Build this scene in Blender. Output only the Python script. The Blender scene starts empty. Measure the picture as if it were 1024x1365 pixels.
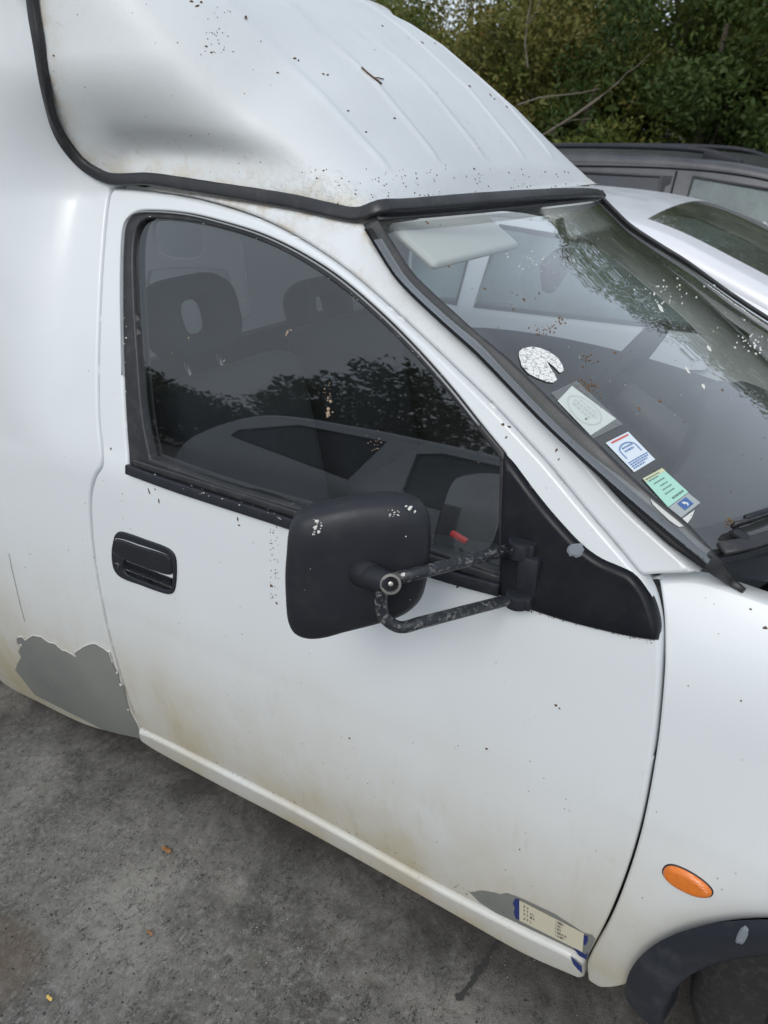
import bpy, bmesh, math, random
import numpy as np
from math import radians, sin, cos, pi, sqrt, tan
from mathutils import Vector, Matrix, geometry, noise
random.seed(7); rng = np.random.default_rng(7)
SC = bpy.context.scene
COL = SC.collection

# ------------------------------------------------------------------ camera
H, D = 1.47, 0.865
YAW, PITCH, FPX = radians(32.4), radians(25.6), 1025.0
FH = Vector((-sin(YAW), cos(YAW), 0)); RT = Vector((cos(YAW), sin(YAW), 0)); UZ = Vector((0, 0, 1))
FW = FH*cos(PITCH) - UZ*sin(PITCH); UP = FH*sin(PITCH) + UZ*cos(PITCH)
CAM = Vector((0, -D, H))
cd = bpy.data.cameras.new('camera'); cam = bpy.data.objects.new('camera', cd); COL.objects.link(cam)
M = Matrix((RT, UP, -FW)).transposed().to_4x4(); M.translation = CAM
cam.matrix_world = M
cd.sensor_fit = 'VERTICAL'; cd.sensor_height = 34.6; cd.lens = FPX/1365*34.6
cd.clip_start = 0.02; cd.clip_end = 600
cd.dof.use_dof = True; cd.dof.focus_distance = 1.15; cd.dof.aperture_fstop = 7.5
SC.camera = cam

# ------------------------------------------------------------------ light
SUN_EL, SUN_AZ = radians(38), radians(171)      # azimuth from +y clockwise
w = bpy.data.worlds.new('World'); SC.world = w; w.use_nodes = True
nt = w.node_tree; nt.nodes.clear()
sky = nt.nodes.new('ShaderNodeTexSky'); sky.sky_type = 'NISHITA'; sky.sun_disc = False
sky.sun_elevation = SUN_EL; sky.sun_rotation = SUN_AZ; sky.air_density = 1.0; sky.dust_density = 5.0; sky.ozone_density = 1.0
hs = nt.nodes.new('ShaderNodeHueSaturation'); hs.inputs['Saturation'].default_value = 0.55
mx = nt.nodes.new('ShaderNodeMix'); mx.data_type = 'RGBA'; mx.inputs[0].default_value = 0.72
mx.inputs[7].default_value = (6.0, 6.7, 7.5, 1)    # the cloud layer: an even pale veil over the blue
bg = nt.nodes.new('ShaderNodeBackground'); bg.inputs[1].default_value = 0.14
wo = nt.nodes.new('ShaderNodeOutputWorld')
nt.links.new(sky.outputs[0], hs.inputs['Color']); nt.links.new(hs.outputs[0], mx.inputs[6])
nt.links.new(mx.outputs[2], bg.inputs[0]); nt.links.new(bg.outputs[0], wo.inputs[0])
sl = bpy.data.lights.new('sun', 'SUN'); sl.energy = 1.15; sl.angle = radians(27); sl.color = (1, .985, .96)
so = bpy.data.objects.new('sun', sl); COL.objects.link(so)
sd = Vector((sin(SUN_AZ)*cos(SUN_EL), cos(SUN_AZ)*cos(SUN_EL), sin(SUN_EL)))
so.rotation_euler = sd.to_track_quat('Z', 'Y').to_euler(); so.location = sd*30
SC.view_settings.view_transform = 'Standard'; SC.view_settings.look = 'None'
SC.view_settings.gamma = 1; SC.view_settings.use_curve_mapping = False
SC.view_settings.exposure = 0.04
SC.cycles.max_bounces = 8; SC.cycles.transparent_max_bounces = 12

# ------------------------------------------------------------------ materials
def mat(name, col, rough=.5, spec=.5, metal=0, coat=0, emis=None):
    m = bpy.data.materials.new(name); m.use_nodes = True
    b = m.node_tree.nodes['Principled BSDF']
    b.inputs['Base Color'].default_value = (*col, 1); b.inputs['Roughness'].default_value = rough
    b.inputs['Specular IOR Level'].default_value = spec; b.inputs['Metallic'].default_value = metal
    b.inputs['Coat Weight'].default_value = coat; b.inputs['Coat Roughness'].default_value = .2
    return m
class NB:
    """small node helper"""
    def __init__(s, m): s.m = m; s.t = m.node_tree; s.b = s.t.nodes['Principled BSDF']
    def n(s, ty, **kw):
        x = s.t.nodes.new(ty)
        for k, v in kw.items(): setattr(x, k, v)
        return x
    def l(s, a, b): s.t.links.new(a, b)
    def co(s, sc=(1, 1, 1), loc=(0, 0, 0), rot=(0, 0, 0)):
        tc = s.n('ShaderNodeTexCoord'); mp = s.n('ShaderNodeMapping')
        mp.inputs['Scale'].default_value = sc; mp.inputs['Location'].default_value = loc; mp.inputs['Rotation'].default_value = rot
        s.l(tc.outputs['Object'], mp.inputs[0]); return mp.outputs[0]
    def noise(s, scale, detail=4, rough=.55, co=None, dist=0):
        x = s.n('ShaderNodeTexNoise'); x.inputs['Scale'].default_value = scale; x.inputs['Detail'].default_value = detail
        x.inputs['Roughness'].default_value = rough; x.inputs['Distortion'].default_value = dist
        s.l(co if co is not None else s.co(), x.inputs['Vector']); return x.outputs['Fac']
    def ramp(s, f, a, b, ca=0., cb=1.):
        x = s.n('ShaderNodeMapRange'); x.inputs[1].default_value = a; x.inputs[2].default_value = b
        x.inputs[3].default_value = ca; x.inputs[4].default_value = cb; s.l(f, x.inputs[0]); return x.outputs[0]
    def math(s, op, a, b=None, clamp=False):
        x = s.n('ShaderNodeMath', operation=op); x.use_clamp = clamp
        for i, v in enumerate((a, b)):
            if v is None: continue
            if isinstance(v, (int, float)): x.inputs[i].default_value = v
            else: s.l(v, x.inputs[i])
        return x.outputs[0]
    def mix(s, f, a, b):
        x = s.n('ShaderNodeMix', data_type='RGBA')
        if isinstance(f, (int, float)): x.inputs[0].default_value = f
        else: s.l(f, x.inputs[0])
        for i, v in ((6, a), (7, b)):
            if isinstance(v, tuple): x.inputs[i].default_value = (*v, 1)
            else: s.l(v, x.inputs[i])
        return x.outputs[2]
    def z(s):
        sp = s.n('ShaderNodeSeparateXYZ'); s.l(s.co(), sp.inputs[0]); return sp.outputs[2]
    def xyz(s):
        sp = s.n('ShaderNodeSeparateXYZ'); s.l(s.co(), sp.inputs[0]); return sp.outputs
    def bump(s, h, strength=.3, dist=.002):
        x = s.n('ShaderNodeBump'); x.inputs['Strength'].default_value = strength; x.inputs['Distance'].default_value = dist
        s.l(h, x.inputs['Height']); s.l(x.outputs[0], s.b.inputs['Normal']); return x
    def col(s, c): s.l(c, s.b.inputs['Base Color'])
    def rough(s, c): s.l(c, s.b.inputs['Roughness'])

def paint(name, base, dirt_z=(.24, .78), dirt=.92, edge=0., speck=0.6, coat=.45, rough=.34):
    m = mat(name, base, rough, .5, coat=coat); k = NB(m)
    z = k.z()
    low = k.ramp(z, dirt_z[1], dirt_z[0], 0, 1)
    lo2 = k.math('POWER', low, 1.6)
    n1 = k.ramp(k.noise(5, 5, .6, k.co((1, 1, .8))), .25, .75, .25, 1.15)
    dm = k.math('MULTIPLY', k.math('MULTIPLY', lo2, n1), dirt, True)
    st = k.ramp(k.noise(9, 6, .7, k.co((3.2, 1, .42))), .58, .85, 0, .26)      # run marks down the panel
    dm2 = k.math('ADD', dm, k.math('MULTIPLY', k.math('MULTIPLY', st, k.ramp(z, 1.0, .45, 0.1, 1)), dirt*.9), True)
    ol = tuple(base)
    c = k.mix(k.ramp(k.noise(2.2, 3), .3, .7), ol, tuple(v*.955 for v in base))
    c = k.mix(dm2, c, (.46, .395, .25))
    # grey-green grime in scuffed swirls
    sw = k.math('MULTIPLY', k.ramp(k.noise(26, 6, .75, k.co((1, 1, .35), rot=(0, .5, 0)), 1.5), .58, .78), k.math('MULTIPLY', lo2, .55), True)
    c = k.mix(sw, c, (.27, .24, .17))
    # tiny specks
    v = k.n('ShaderNodeTexVoronoi'); v.inputs['Scale'].default_value = 38; k.l(k.co(), v.inputs['Vector'])
    sp = k.math('MULTIPLY', k.math('LESS_THAN', v.outputs['Distance'], .055), k.ramp(k.noise(6, 2), .54, .56), True)
    c = k.mix(k.math('MULTIPLY', sp, speck), c, (.16, .12, .08))
    if edge:
        a = k.n('ShaderNodeAttribute', attribute_name='edge')
        e = k.ramp(a.outputs['Fac'], .045*edge, .0, 0, 1)
        rn = k.math('MULTIPLY', k.math('MULTIPLY', k.ramp(k.noise(22, 7, .72), .42, .62), k.ramp(z, 1.18, 1.37, .05, 1)), k.math('POWER', e, 1.6), True)
        c = k.mix(k.math('MULTIPLY', rn, .8), c, (.42, .31, .18))
    k.col(c)
    k.rough(k.math('ADD', k.ramp(k.noise(14, 4), .3, .7, rough-.06, rough+.08), k.math('MULTIPLY', dm2, .35), True))
    k.bump(k.math('ADD', k.math('MULTIPLY', k.noise(150, 3), .22), k.math('MULTIPLY', k.noise(5, 3), 2.6)), .14, .004)
    return m

WHITE = (.70, .735, .76)
M_WHITE = paint('white_paint', WHITE)
M_WHITE_E = paint('white_paint_pillar', WHITE, dirt=.15, edge=.55)
def cap_mat():
    m = mat('white_roof_paint', WHITE, .48, .5, coat=.1); k = NB(m)
    a = k.n('ShaderNodeAttribute', attribute_name='edge'); e = a.outputs['Fac']
    near = k.ramp(e, .10, .0, 0, 1)
    fl = k.noise(60, 8, .72, None, .6)
    base = k.mix(k.ramp(k.noise(3.1, 5, .6), .35, .7), (.72, .75, .765), (.65, .68, .695))
    dust = k.ramp(k.noise(220, 3, .8), .60, .72, 0, .35)
    base = k.mix(dust, base, (.50, .50, .49))
    strk = k.math('MULTIPLY', k.ramp(k.noise(12, 5, .7, k.co((1, 5, 1))), .56, .75, 0, .4), k.ramp(k.noise(2.2, 3), .4, .6), True)
    base = k.mix(strk, base, (.50, .50, .475))
    rust = k.math('MULTIPLY', k.ramp(k.noise(26, 8, .74, None, 1.2), .56, .68), k.math('POWER', near, 1.3), True)
    base = k.mix(k.math('MULTIPLY', rust, .75), base, (.36, .26, .15))
    tan_ = k.math('MULTIPLY', k.ramp(k.noise(16, 6, .7, k.co((1, 2.2, 1))), .44, .60, 0, .75), k.math('POWER', k.ramp(e, .06, .005, 0, 1), 1.2), True)
    base = k.mix(tan_, base, (.58, .52, .40))
    v = k.n('ShaderNodeTexVoronoi'); v.inputs['Scale'].default_value = 46; k.l(k.co(), v.inputs['Vector'])
    sp = k.math('MULTIPLY', k.math('LESS_THAN', v.outputs['Distance'], .07), k.ramp(k.noise(5, 3), .55, .58), True)
    base = k.mix(k.math('MULTIPLY', sp, .7), base, (.13, .10, .08))
    k.col(base)
    chips = k.math('MULTIPLY', k.ramp(fl, .50, .56), k.math('ADD', k.math('MULTIPLY', k.math('POWER', near, 2.), k.ramp(k.xyz()[0], -1.05, -.75)), .02), True)
    k.bump(k.math('ADD', k.math('MULTIPLY', chips, .9), k.math('MULTIPLY', k.noise(120, 4, .6), .25)), .55, .0022)
    # translucence added to the glass-fibre shell so daylight brightens the load space
    tl_ = k.n('ShaderNodeBsdfTranslucent'); tl_.inputs[0].default_value = (.75, .74, .68, 1); ms = k.n('ShaderNodeMixShader'); ms.inputs[0].default_value = .13
    out = [n for n in m.node_tree.nodes if n.type == 'OUTPUT_MATERIAL'][0]
    k.l(k.b.outputs[0], ms.inputs[1]); k.l(tl_.outputs[0], ms.inputs[2]); k.l(ms.outputs[0], out.inputs[0])
    return m
M_CAP = cap_mat()

def rubber(name, col=(.022, .023, .026), rough=.5, wear=.35, scale=40, dust=(.16, .15, .14)):
    m = mat(name, col, rough, .45); k = NB(m)
    d = k.ramp(k.noise(scale, 6, .7), .5, .78, 0, wear)
    c = k.mix(d, col, dust)
    c = k.mix(k.ramp(k.noise(3, 3), .4, .65, 0, .25), c, tuple(v*1.9 for v in col))
    k.col(c); k.rough(k.ramp(k.noise(20, 4), .3, .7, rough-.08, rough+.12))
    k.bump(k.noise(260, 3, .6), .12, .0012)
    return m
M_RUB = rubber('black_rubber', (.020, .021, .024), .42, .25)
M_PLA = rubber('black_plastic', (.016, .018, .024), .5, .12, 60)
M_MIR = rubber('mirror_plastic', (.015, .0165, .021), .46, .10, 30)
M_ARCH = rubber('arch_plastic', (.018, .021, .028), .40, .4, 16, (.10, .105, .115))
M_GLOS = rubber('gloss_plastic', (.008, .009, .012), .32, .05, 30)
M_GLOS.node_tree.nodes['Principled BSDF'].inputs['Specular IOR Level'].default_value = .22
M_MIR.node_tree.nodes['Principled BSDF'].inputs['Specular IOR Level'].default_value = .3
M_PLA.node_tree.nodes['Principled BSDF'].inputs['Specular IOR Level'].default_value = .3
def chipped(name):
    m = mat(name, (.02, .022, .026), .42, .4); k = NB(m)
    ch = k.ramp(k.noise(150, 5, .72), .53, .59); dd = k.ramp(k.noise(14, 2), .36, .54)
    f = k.math('MULTIPLY', ch, dd, True)
    k.col(k.mix(f, (.020, .023, .028), (.16, .158, .156))); k.rough(k.ramp(f, 0, 1, .38, .65))
    k.bump(f, -.5, .0006); return m
M_ARM = chipped('chipped_black_metal')
M_DARK = mat('dark_inner', (.012, .012, .014), .8, .2)
M_TRIM = rubber('interior_plastic', (.028, .029, .033), .65, .15, 2.5)
M_SEAT = rubber('seat_fabric', (.022, .024, .029), .9, .3, 90, (.04, .04, .046))
M_TRIM.node_tree.nodes['Bump'].inputs['Strength'].default_value = 0
M_VISOR = mat('visor_vinyl', (.50, .51, .50), .7)
M_CHROME = mat('worn_steel', (.42, .41, .39), .35, .5, metal=1)
M_PRIMER = mat('grey_primer', (.16, .17, .165), .6)
k = NB(M_PRIMER); k.col(k.mix(k.ramp(k.noise(6, 5), .3, .7), (.16, .168, .16), (.21, .212, .195))); k.bump(k.noise(90, 4), .15, .001)
k.col(k.mix(k.ramp(k.noise(40, 6, .7), .55, .8, 0, .5), k.mix(k.ramp(k.noise(4, 4), .3, .7), (.17, .18, .172), (.225, .228, .21)), (.26, .25, .21)))
k.bump(k.math('ADD', k.noise(14, 6, .7, k.co((1, 1, 3))), k.math('MULTIPLY', k.noise(90, 4), .3)), .35, .0015)
M_BLUE = mat('blue_paint_layer', (.018, .035, .16), .45)
M_TAPE = mat('cream_label', (.62, .58, .45), .55)
M_INK = mat('black_ink', (.03, .03, .035), .6)

def glass(name, tint=(.72, .78, .76), dust=.04, dust_veil_col=(.5, .5, .48), boost=1.0, speck=0, rough=.012):
    m = bpy.data.materials.new(name); m.use_nodes = True; t = m.node_tree
    t.nodes.remove(t.nodes['Principled BSDF']); k = NB.__new__(NB); k.m = m; k.t = t
    out = [n for n in t.nodes if n.type == 'OUTPUT_MATERIAL'][0]
    ge = k.n('ShaderNodeNewGeometry'); dp = k.n('ShaderNodeVectorMath', operation='DOT_PRODUCT')
    k.l(ge.outputs['Normal'], dp.inputs[0]); k.l(ge.outputs['Incoming'], dp.inputs[1])
    c5 = k.math('POWER', k.math('SUBTRACT', 1., k.math('ABSOLUTE', dp.outputs['Value']), True), 5.)
    frv = k.math('ADD', .043, k.math('MULTIPLY', c5, .957))
    inv = k.math('SUBTRACT', 1., frv); f2 = k.math('SUBTRACT', 1., k.math('MULTIPLY', inv, inv))
    f2 = k.math('MULTIPLY', f2, boost, True)
    tr = k.n('ShaderNodeBsdfTransparent'); tr.inputs[0].default_value = (*tint, 1)
    gl = k.n('ShaderNodeBsdfGlossy'); gl.inputs['Roughness'].default_value = rough; gl.inputs['Color'].default_value = (.95, .97, 1, 1)
    ms = k.n('ShaderNodeMixShader'); k.l(f2, ms.inputs[0]); k.l(tr.outputs[0], ms.inputs[1]); k.l(gl.outputs[0], ms.inputs[2])
    df = k.n('ShaderNodeBsdfDiffuse'); df.inputs[0].default_value = (*dust_veil_col, 1)  # dust film; on car and privacy glass a painted reflection veil
    d = k.ramp(k.noise(4, 5, .6), .3, .75, dust*.4, dust*1.5)
    if speck:
        s1 = k.ramp(k.noise(26, 9, .72, k.co((1, 2.2, 1), rot=(0, 0, .5)), 1.0), .60, .72, 0, .45)
        s2 = k.ramp(k.noise(7, 4, .6), .50, .66, 0, speck)
        d = k.math('ADD', d, k.math('MULTIPLY', s1, s2), True)
    m2 = k.n('ShaderNodeMixShader'); k.l(d, m2.inputs[0]); k.l(ms.outputs[0], m2.inputs[1]); k.l(df.outputs[0], m2.inputs[2])
    k.l(m2.outputs[0], out.inputs[0]); return m
M_GSIDE = glass('side_glass', (.90, .94, .95), .008, boost=1.0)
M_GWIND = glass('windscreen_glass', (.95, .98, .96), .06, (.42, .43, .40), 1.2, .6)
M_GCAR = glass('car_glass', (.78, .92, .90), .28, (.42, .52, .53))  # diffuse layer paints in the pale sky haze on the panes
M_GDARK = glass('privacy_glass', (.06, .06, .075), .09, (.20, .20, .25))  # grey-violet diffuse layer painted in for reflected sky

def amber():
    m = mat('amber_lens', (.75, .20, .015), .22, .6, coat=.6); k = NB(m)
    w_ = k.n('ShaderNodeTexWave'); w_.inputs['Scale'].default_value = 120; w_.bands_direction = 'Z'
    k.l(k.co(), w_.inputs['Vector'])
    k.col(k.mix(k.ramp(k.noise(120, 4), .3, .8), (.78, .20, .012), (.66, .155, .012)))
    k.bump(w_.outputs['Fac'], .6, .001); return m
M_AMBER = amber()

# ------------------------------------------------------------------ object helpers
def prop(o, label=None, cat=None, group=None, kind=None):
    if label: o['label'] = label
    if cat: o['category'] = cat
    if group: o['group'] = group
    if kind: o['kind'] = kind
    return o
def thing(name, loc, label, cat, group=None):
    o = bpy.data.objects.new(name, None); o.empty_display_size = .1; o.location = loc; COL.objects.link(o)
    return prop(o, label, cat, group)
def world_loc(o):
    v = Vector(o.location); p = o.parent
    while p: v += Vector(p.location); p = p.parent
    return v
def mk(name, verts, faces, material, parent=None, smooth=True, normals=None, attrs=None, origin=None):
    me = bpy.data.meshes.new(name)
    me.from_pydata([tuple(v) for v in verts], [], [tuple(int(i) for i in f) for f in faces])
    mats = material if isinstance(material, (list, tuple)) else [material]
    for m_ in mats: me.materials.append(m_)
    if smooth:
        me.polygons.foreach_set('use_smooth', [True]*len(me.polygons))
    if attrs:
        for kx, vals in attrs.items():
            a = me.attributes.new(kx, 'FLOAT', 'POINT'); a.data.foreach_set('value', np.asarray(vals, dtype=np.float32))
    me.update()
    if normals is not None:
        me.normals_split_custom_set_from_vertices([tuple(n) for n in normals])
    o = bpy.data.objects.new(name, me); COL.objects.link(o)
    if parent is not None:
        o.parent = parent; o.location = -world_loc(parent)
    return o
def ray(px, py):
    d = FW*FPX + RT*(px-512) + UP*(682.5-py); return d.normalized()
def aty(px, py, y): d = ray(px, py); return CAM + d*((y-CAM.y)/d.y)
def atz(px, py, z): d = ray(px, py); return CAM + d*((z-CAM.z)/d.z)
def hit(px, py, surf):
    y = .05
    for i in range(40):
        P = aty(px, py, y); y = .5*y + .5*surf(P.x, P.z)
    return P
def xz(pts, surf): return [(lambda P: (P.x, P.z))(hit(p[0], p[1], surf)) for p in pts]

def spline(pts, step, closed=True):
    """Catmull-Rom through pts; a repeated point is a sharp corner. Works in 2D or 3D."""
    P = [np.array(p, float) for p in pts]; n = len(P)
    runs = []; corners = [i for i in range(n) if np.allclose(P[i], P[(i+1) % n]) and (closed or i < n-1)]
    if closed:
        if not corners:
            Q = P; ext = [Q[-1]]+Q+[Q[0], Q[1]]; runs = [(ext, True)]
        else:
            for a, b in zip(corners, corners[1:]+[corners[0]+n]):
                seg = [P[i % n] for i in range(a+1, b+1)]
                if len(seg) > 1: runs.append((seg, False))
    else:
        st = 0
        for c_ in corners: runs.append((P[st:c_+1], False)); st = c_+1
        runs.append((P[st:], False)); runs = [r for r in runs if len(r[0]) > 1]
    out = []
    for seg, loop in runs:
        if not loop: seg = [2*seg[0]-seg[1]]+list(seg)+[2*seg[-1]-seg[-2]]
        for i in range(1, len(seg)-2):
            p0, p1, p2, p3 = seg[i-1], seg[i], seg[i+1], seg[i+2]
            L = np.linalg.norm(p2-p1); m = max(1, int(math.ceil(L/step)))
            l0 = max(np.linalg.norm(p1-p0), 1e-6); l2 = max(np.linalg.norm(p3-p2), 1e-6)
            t1 = (p2-p0)/(l0+L)*L if True else 0; t2 = (p3-p1)/(l2+L)*L
            for j in range(m):
                t = j/m; h = t*t*(3-2*t)
                out.append(p1*(2*t**3-3*t*t+1)+t1*(t**3-2*t*t+t)+p2*(-2*t**3+3*t*t)+t2*(t**3-t*t))
        if not loop and not closed: last = seg[-2]
    if not closed: out.append(runs[-1][0][-1] if not loop else last)
    return np.array(out)
def area2(P): x, y = P[:, 0], P[:, 1]; return .5*np.sum(x*np.roll(y, -1)-np.roll(x, -1)*y)
def inside(pts, poly):
    x, y = pts[:, 0], pts[:, 1]; c = np.zeros(len(pts), bool); n = len(poly)
    for i in range(n):
        x1, y1 = poly[i]; x2, y2 = poly[(i+1) % n]
        if y1 == y2: continue
        m = ((y1 > y) != (y2 > y)) & (x < (x2-x1)*(y-y1)/(y2-y1)+x1); c ^= m
    return c
def dist_to(pts, loops):
    """distance and outward-ish direction to nearest boundary"""
    best = np.full(len(pts), 1e9); dirv = np.zeros((len(pts), 2))
    for P in loops:
        A = P; B = np.roll(P, -1, axis=0)
        for a, b in zip(A, B):
            ab = b-a; L = ab@ab
            if L < 1e-14: continue
            t = np.clip(((pts-a)@ab)/L, 0, 1)[:, None]; q = a+t*ab; dv = q-pts; d = np.hypot(dv[:, 0], dv[:, 1])
            m = d < best; best[m] = d[m]; dirv[m] = dv[m]
    return best, dirv/np.maximum(best, 1e-9)[:, None]
def inset(P, g):
    if g == 0: return P
    s = 1 if area2(P) > 0 else -1
    T = np.roll(P, -1, 0)-np.roll(P, 1, 0); T /= np.maximum(np.hypot(T[:, 0], T[:, 1]), 1e-9)[:, None]
    N = np.stack([-T[:, 1], T[:, 0]], 1)*s
    return P+N*g
def grad_n(surf, x, z, out=-1):
    e = .0015
    gx = (surf(x+e, z)-surf(x-e, z))/(2*e); gz = (surf(x, z+e)-surf(x, z-e))/(2*e)
    n = np.array([-gx, 1., -gz])*out; return n/np.linalg.norm(n)
def panel(name, outline, surf, material, parent, holes=(), r=.004, thick=.014, res=.02, off=0., gap=.0012, step=.008,
          mirror=None, flip=False, world2d=False, back=False, curve=True, depth=None):
    """sheet lying on y=surf(x,z), outline in (x,z); edges roll inwards with radius r, skirt of given thickness"""
    loops = []
    for i, o_ in enumerate([outline]+list(holes)):
        P = spline(o_, step) if curve else np.array(o_, float)
        P = inset(P, gap) if i == 0 else inset(P, -gap)
        loops.append(P)
    pts = []; edges = []; nb = 0
    for P in loops:
        k0 = len(pts); n = len(P); pts += [tuple(p) for p in P]; edges += [(k0+i, k0+(i+1) % n) for i in range(n)]
    nbound = len(pts)
    extra = []
    if r > 0:
        for f in (.12, .35, .65, 1.):
            for i, P in enumerate(loops):
                q = inset(P, r*f if i == 0 else -r*f)
                d, _ = dist_to(q, loops); ok = (d > r*f*.93) & inside(q, loops[0])
                for h in loops[1:]: ok &= ~inside(q, h)
                extra.append(q[ok])
    mn = loops[0].min(0); mx_ = loops[0].max(0)
    gx, gz = np.meshgrid(np.arange(mn[0], mx_[0], res), np.arange(mn[1], mx_[1], res)); G = np.stack([gx.ravel(), gz.ravel()], 1)
    ok = inside(G, loops[0])
    for h in loops[1:]: ok &= ~inside(G, h)
    G = G[ok]
    if len(G):
        d, _ = dist_to(G, loops); G = G[d > max(r*1.3, res*.35)]
        extra.append(G)
    allp = [Vector(p) for p in pts]+[Vector(p) for e in extra for p in e]
    V, E, F, _, _, _ = geometry.delaunay_2d_cdt(allp, edges, [], 0, 1e-7)
    V = np.array([(v.x, v.y) for v in V])
    cen = np.array([V[list(f)].mean(0) for f in F])
    keep = inside(cen, loops[0])
    for h in loops[1:]: keep &= ~inside(cen, h)
    F = [f for f, kf in zip(F, keep) if kf]
    d, dv = dist_to(V, loops)
    verts = []; norms = []
    for (x, z), dd, o2 in zip(V, d, dv):
        n = grad_n(surf, x, z); y = surf(x, z)+off
        if depth: y += depth(x, z)
        if r > 0 and dd < r:
            s = 1-dd/r; y += r*(1-sqrt(max(0, 1-s*s)))
            a = math.asin(min(s, .985)); o2 = o2 if dd > 1e-7 else None
            if o2 is None: pass
            else: n = n*cos(a)+np.array([o2[0], 0, o2[1]])*sin(a)
            n = n/np.linalg.norm(n)
        verts.append((x, y, z)); norms.append(n)
    # boundary verts: outward direction from loop normals
    used = {}
    for P in loops:
        s = 1 if area2(P) > 0 else -1
        sg = s if P is loops[0] else -s
        T = np.roll(P, -1, 0)-np.roll(P, 1, 0); T /= np.maximum(np.hypot(T[:, 0], T[:, 1]), 1e-9)[:, None]
        N = np.stack([T[:, 1], -T[:, 0]], 1)*sg
        for p, nn in zip(P, N): used[(round(p[0], 6), round(p[1], 6))] = nn
    bidx = {}
    for i, (x, z) in enumerate(V):
        if d[i] < 2e-6:
            nn = used.get((round(x, 6), round(z, 6)))
            if nn is not None and r > 0:
                a = radians(72); n = grad_n(surf, x, z)*cos(a)+np.array([nn[0], 0, nn[1]])*sin(a); norms[i] = n/np.linalg.norm(n)
            if nn is not None: bidx[i] = nn
    faces = []
    for f in F:
        a, b, c = [V[i] for i in f[:3]]
        ccw = (b[0]-a[0])*(c[1]-a[1])-(b[1]-a[1])*(c[0]-a[0]) > 0     # seen from -y with x right, z up: ccw = faces -y
        faces.append(tuple(f) if ccw else tuple(reversed(f)))
    edge = list(d)
    if thick > 0:
        cnt = {}
        for f in faces:
            for a, b in zip(f, f[1:]+f[:1]): cnt[(a, b)] = 1
        mp = {}
        def low(i, dy):
            kx = (i, dy)
            if kx not in mp:
                nn = bidx.get(i, np.zeros(2)); v = verts[i]
                mp[kx] = len(verts); verts.append((v[0], v[1]+dy, v[2])); norms.append(np.array([nn[0], 0.001, nn[1]])/max(np.hypot(nn[0], nn[1]), 1e-3)); edge.append(0)
            return mp[kx]
        sk = []
        for (a, b) in list(cnt):
            if (b, a) not in cnt:
                sk.append((b, a, low(a, thick), low(b, thick)))
        faces += sk
    verts = np.array(verts); norms = np.array(norms)
    if mirror is not None:
        verts[:, 1] = mirror-verts[:, 1]; norms[:, 1] *= -1; faces = [tuple(reversed(f)) for f in faces]
    return mk(name, verts, faces, material, parent, True, norms, {'edge': edge})

def sweep(name, path, normals, sec, material, parent, closed=False, widths=None, cap=True):
    """sweep a closed 2D section (u across, v along normal) along a 3D path"""
    P = [Vector(p) for p in path]; n = len(P); verts = []; faces = []; m = len(sec)
    for i in range(n):
        a = P[(i-1) % n] if (closed or i > 0) else P[i]; b = P[(i+1) % n] if (closed or i < n-1) else P[i]
        T = (b-a).normalized(); N = Vector(normals[i]) if isinstance(normals, (list, np.ndarray)) else Vector(normals)
        U = T.cross(N).normalized(); N2 = U.cross(T).normalized(); ws = widths[i] if widths is not None else 1
        for u, v in sec: verts.append(P[i]+U*u*ws+N2*v)
    for i in range(n if closed else n-1):
        for j in range(m):
            a = i*m+j; b = i*m+(j+1) % m; c = ((i+1) % n)*m+(j+1) % m; d = ((i+1) % n)*m+j
            faces.append((a, d, c, b))
    if cap and not closed: faces += [tuple(range(m)), tuple(reversed(range((n-1)*m, n*m)))]
    o = mk(name, verts, faces, material, parent)
    fix_normals(o); return o
def fix_normals(o):
    bm = bmesh.new(); bm.from_mesh(o.data); bmesh.ops.recalc_face_normals(bm, faces=bm.faces); bm.to_mesh(o.data); bm.free()
def rsec(w_, h, r=None, k=3):
    """rounded rectangle section centred on u, resting on v=0"""
    r = min(w_, h)*.45 if r is None else r; out = []
    for cx, cy, a0 in ((w_/2-r, r, -90), (w_/2-r, h-r, 0), (-w_/2+r, h-r, 90), (-w_/2+r, r, 180)):
        for i in range(k+1): a = radians(a0+90*i/k); out.append((cx+r*cos(a), cy+r*sin(a)))
    return out
def csec(r, k=12): return [(r*cos(2*pi*i/k), r*sin(2*pi*i/k)) for i in range(k)]
def tube(name, path, rad, material, parent, k=12, step=None, radii=None):
    P = spline([tuple(p) for p in path], step, closed=False) if step else np.array([tuple(p) for p in path])
    T = P[-1]-P[0]; ref = Vector((.13, .21, .97)) if abs(T[2]) < .8*np.linalg.norm(T) else Vector((.9, .3, .1))
    return sweep(name, P, [ref]*len(P), csec(rad, k), material, parent)
def bmo(name, build, material, parent=None, bevel=0, seg=2, smooth=True):
    bm = bmesh.new(); build(bm)
    if bevel: bmesh.ops.bevel(bm, geom=list(bm.edges), offset=bevel, segments=seg, profile=.5, affect='EDGES', clamp_overlap=True)
    bmesh.ops.recalc_face_normals(bm, faces=bm.faces)
    me = bpy.data.meshes.new(name); bm.to_mesh(me); bm.free(); me.materials.append(material)
    if smooth: me.polygons.foreach_set('use_smooth', [True]*len(me.polygons))
    o = bpy.data.objects.new(name, me); COL.objects.link(o)
    if smooth: me.set_sharp_from_angle(angle=radians(40))
    if parent is not None: o.parent = parent; o.location = -world_loc(parent)
    return o
def box(bm, c, s, rot=None):
    mt = Matrix.Translation(Vector(c)) @ (rot.to_4x4() if rot else Matrix.Identity(4)) @ Matrix.Diagonal((*s, 1))
    return bmesh.ops.create_cube(bm, size=1, matrix=mt)
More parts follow.
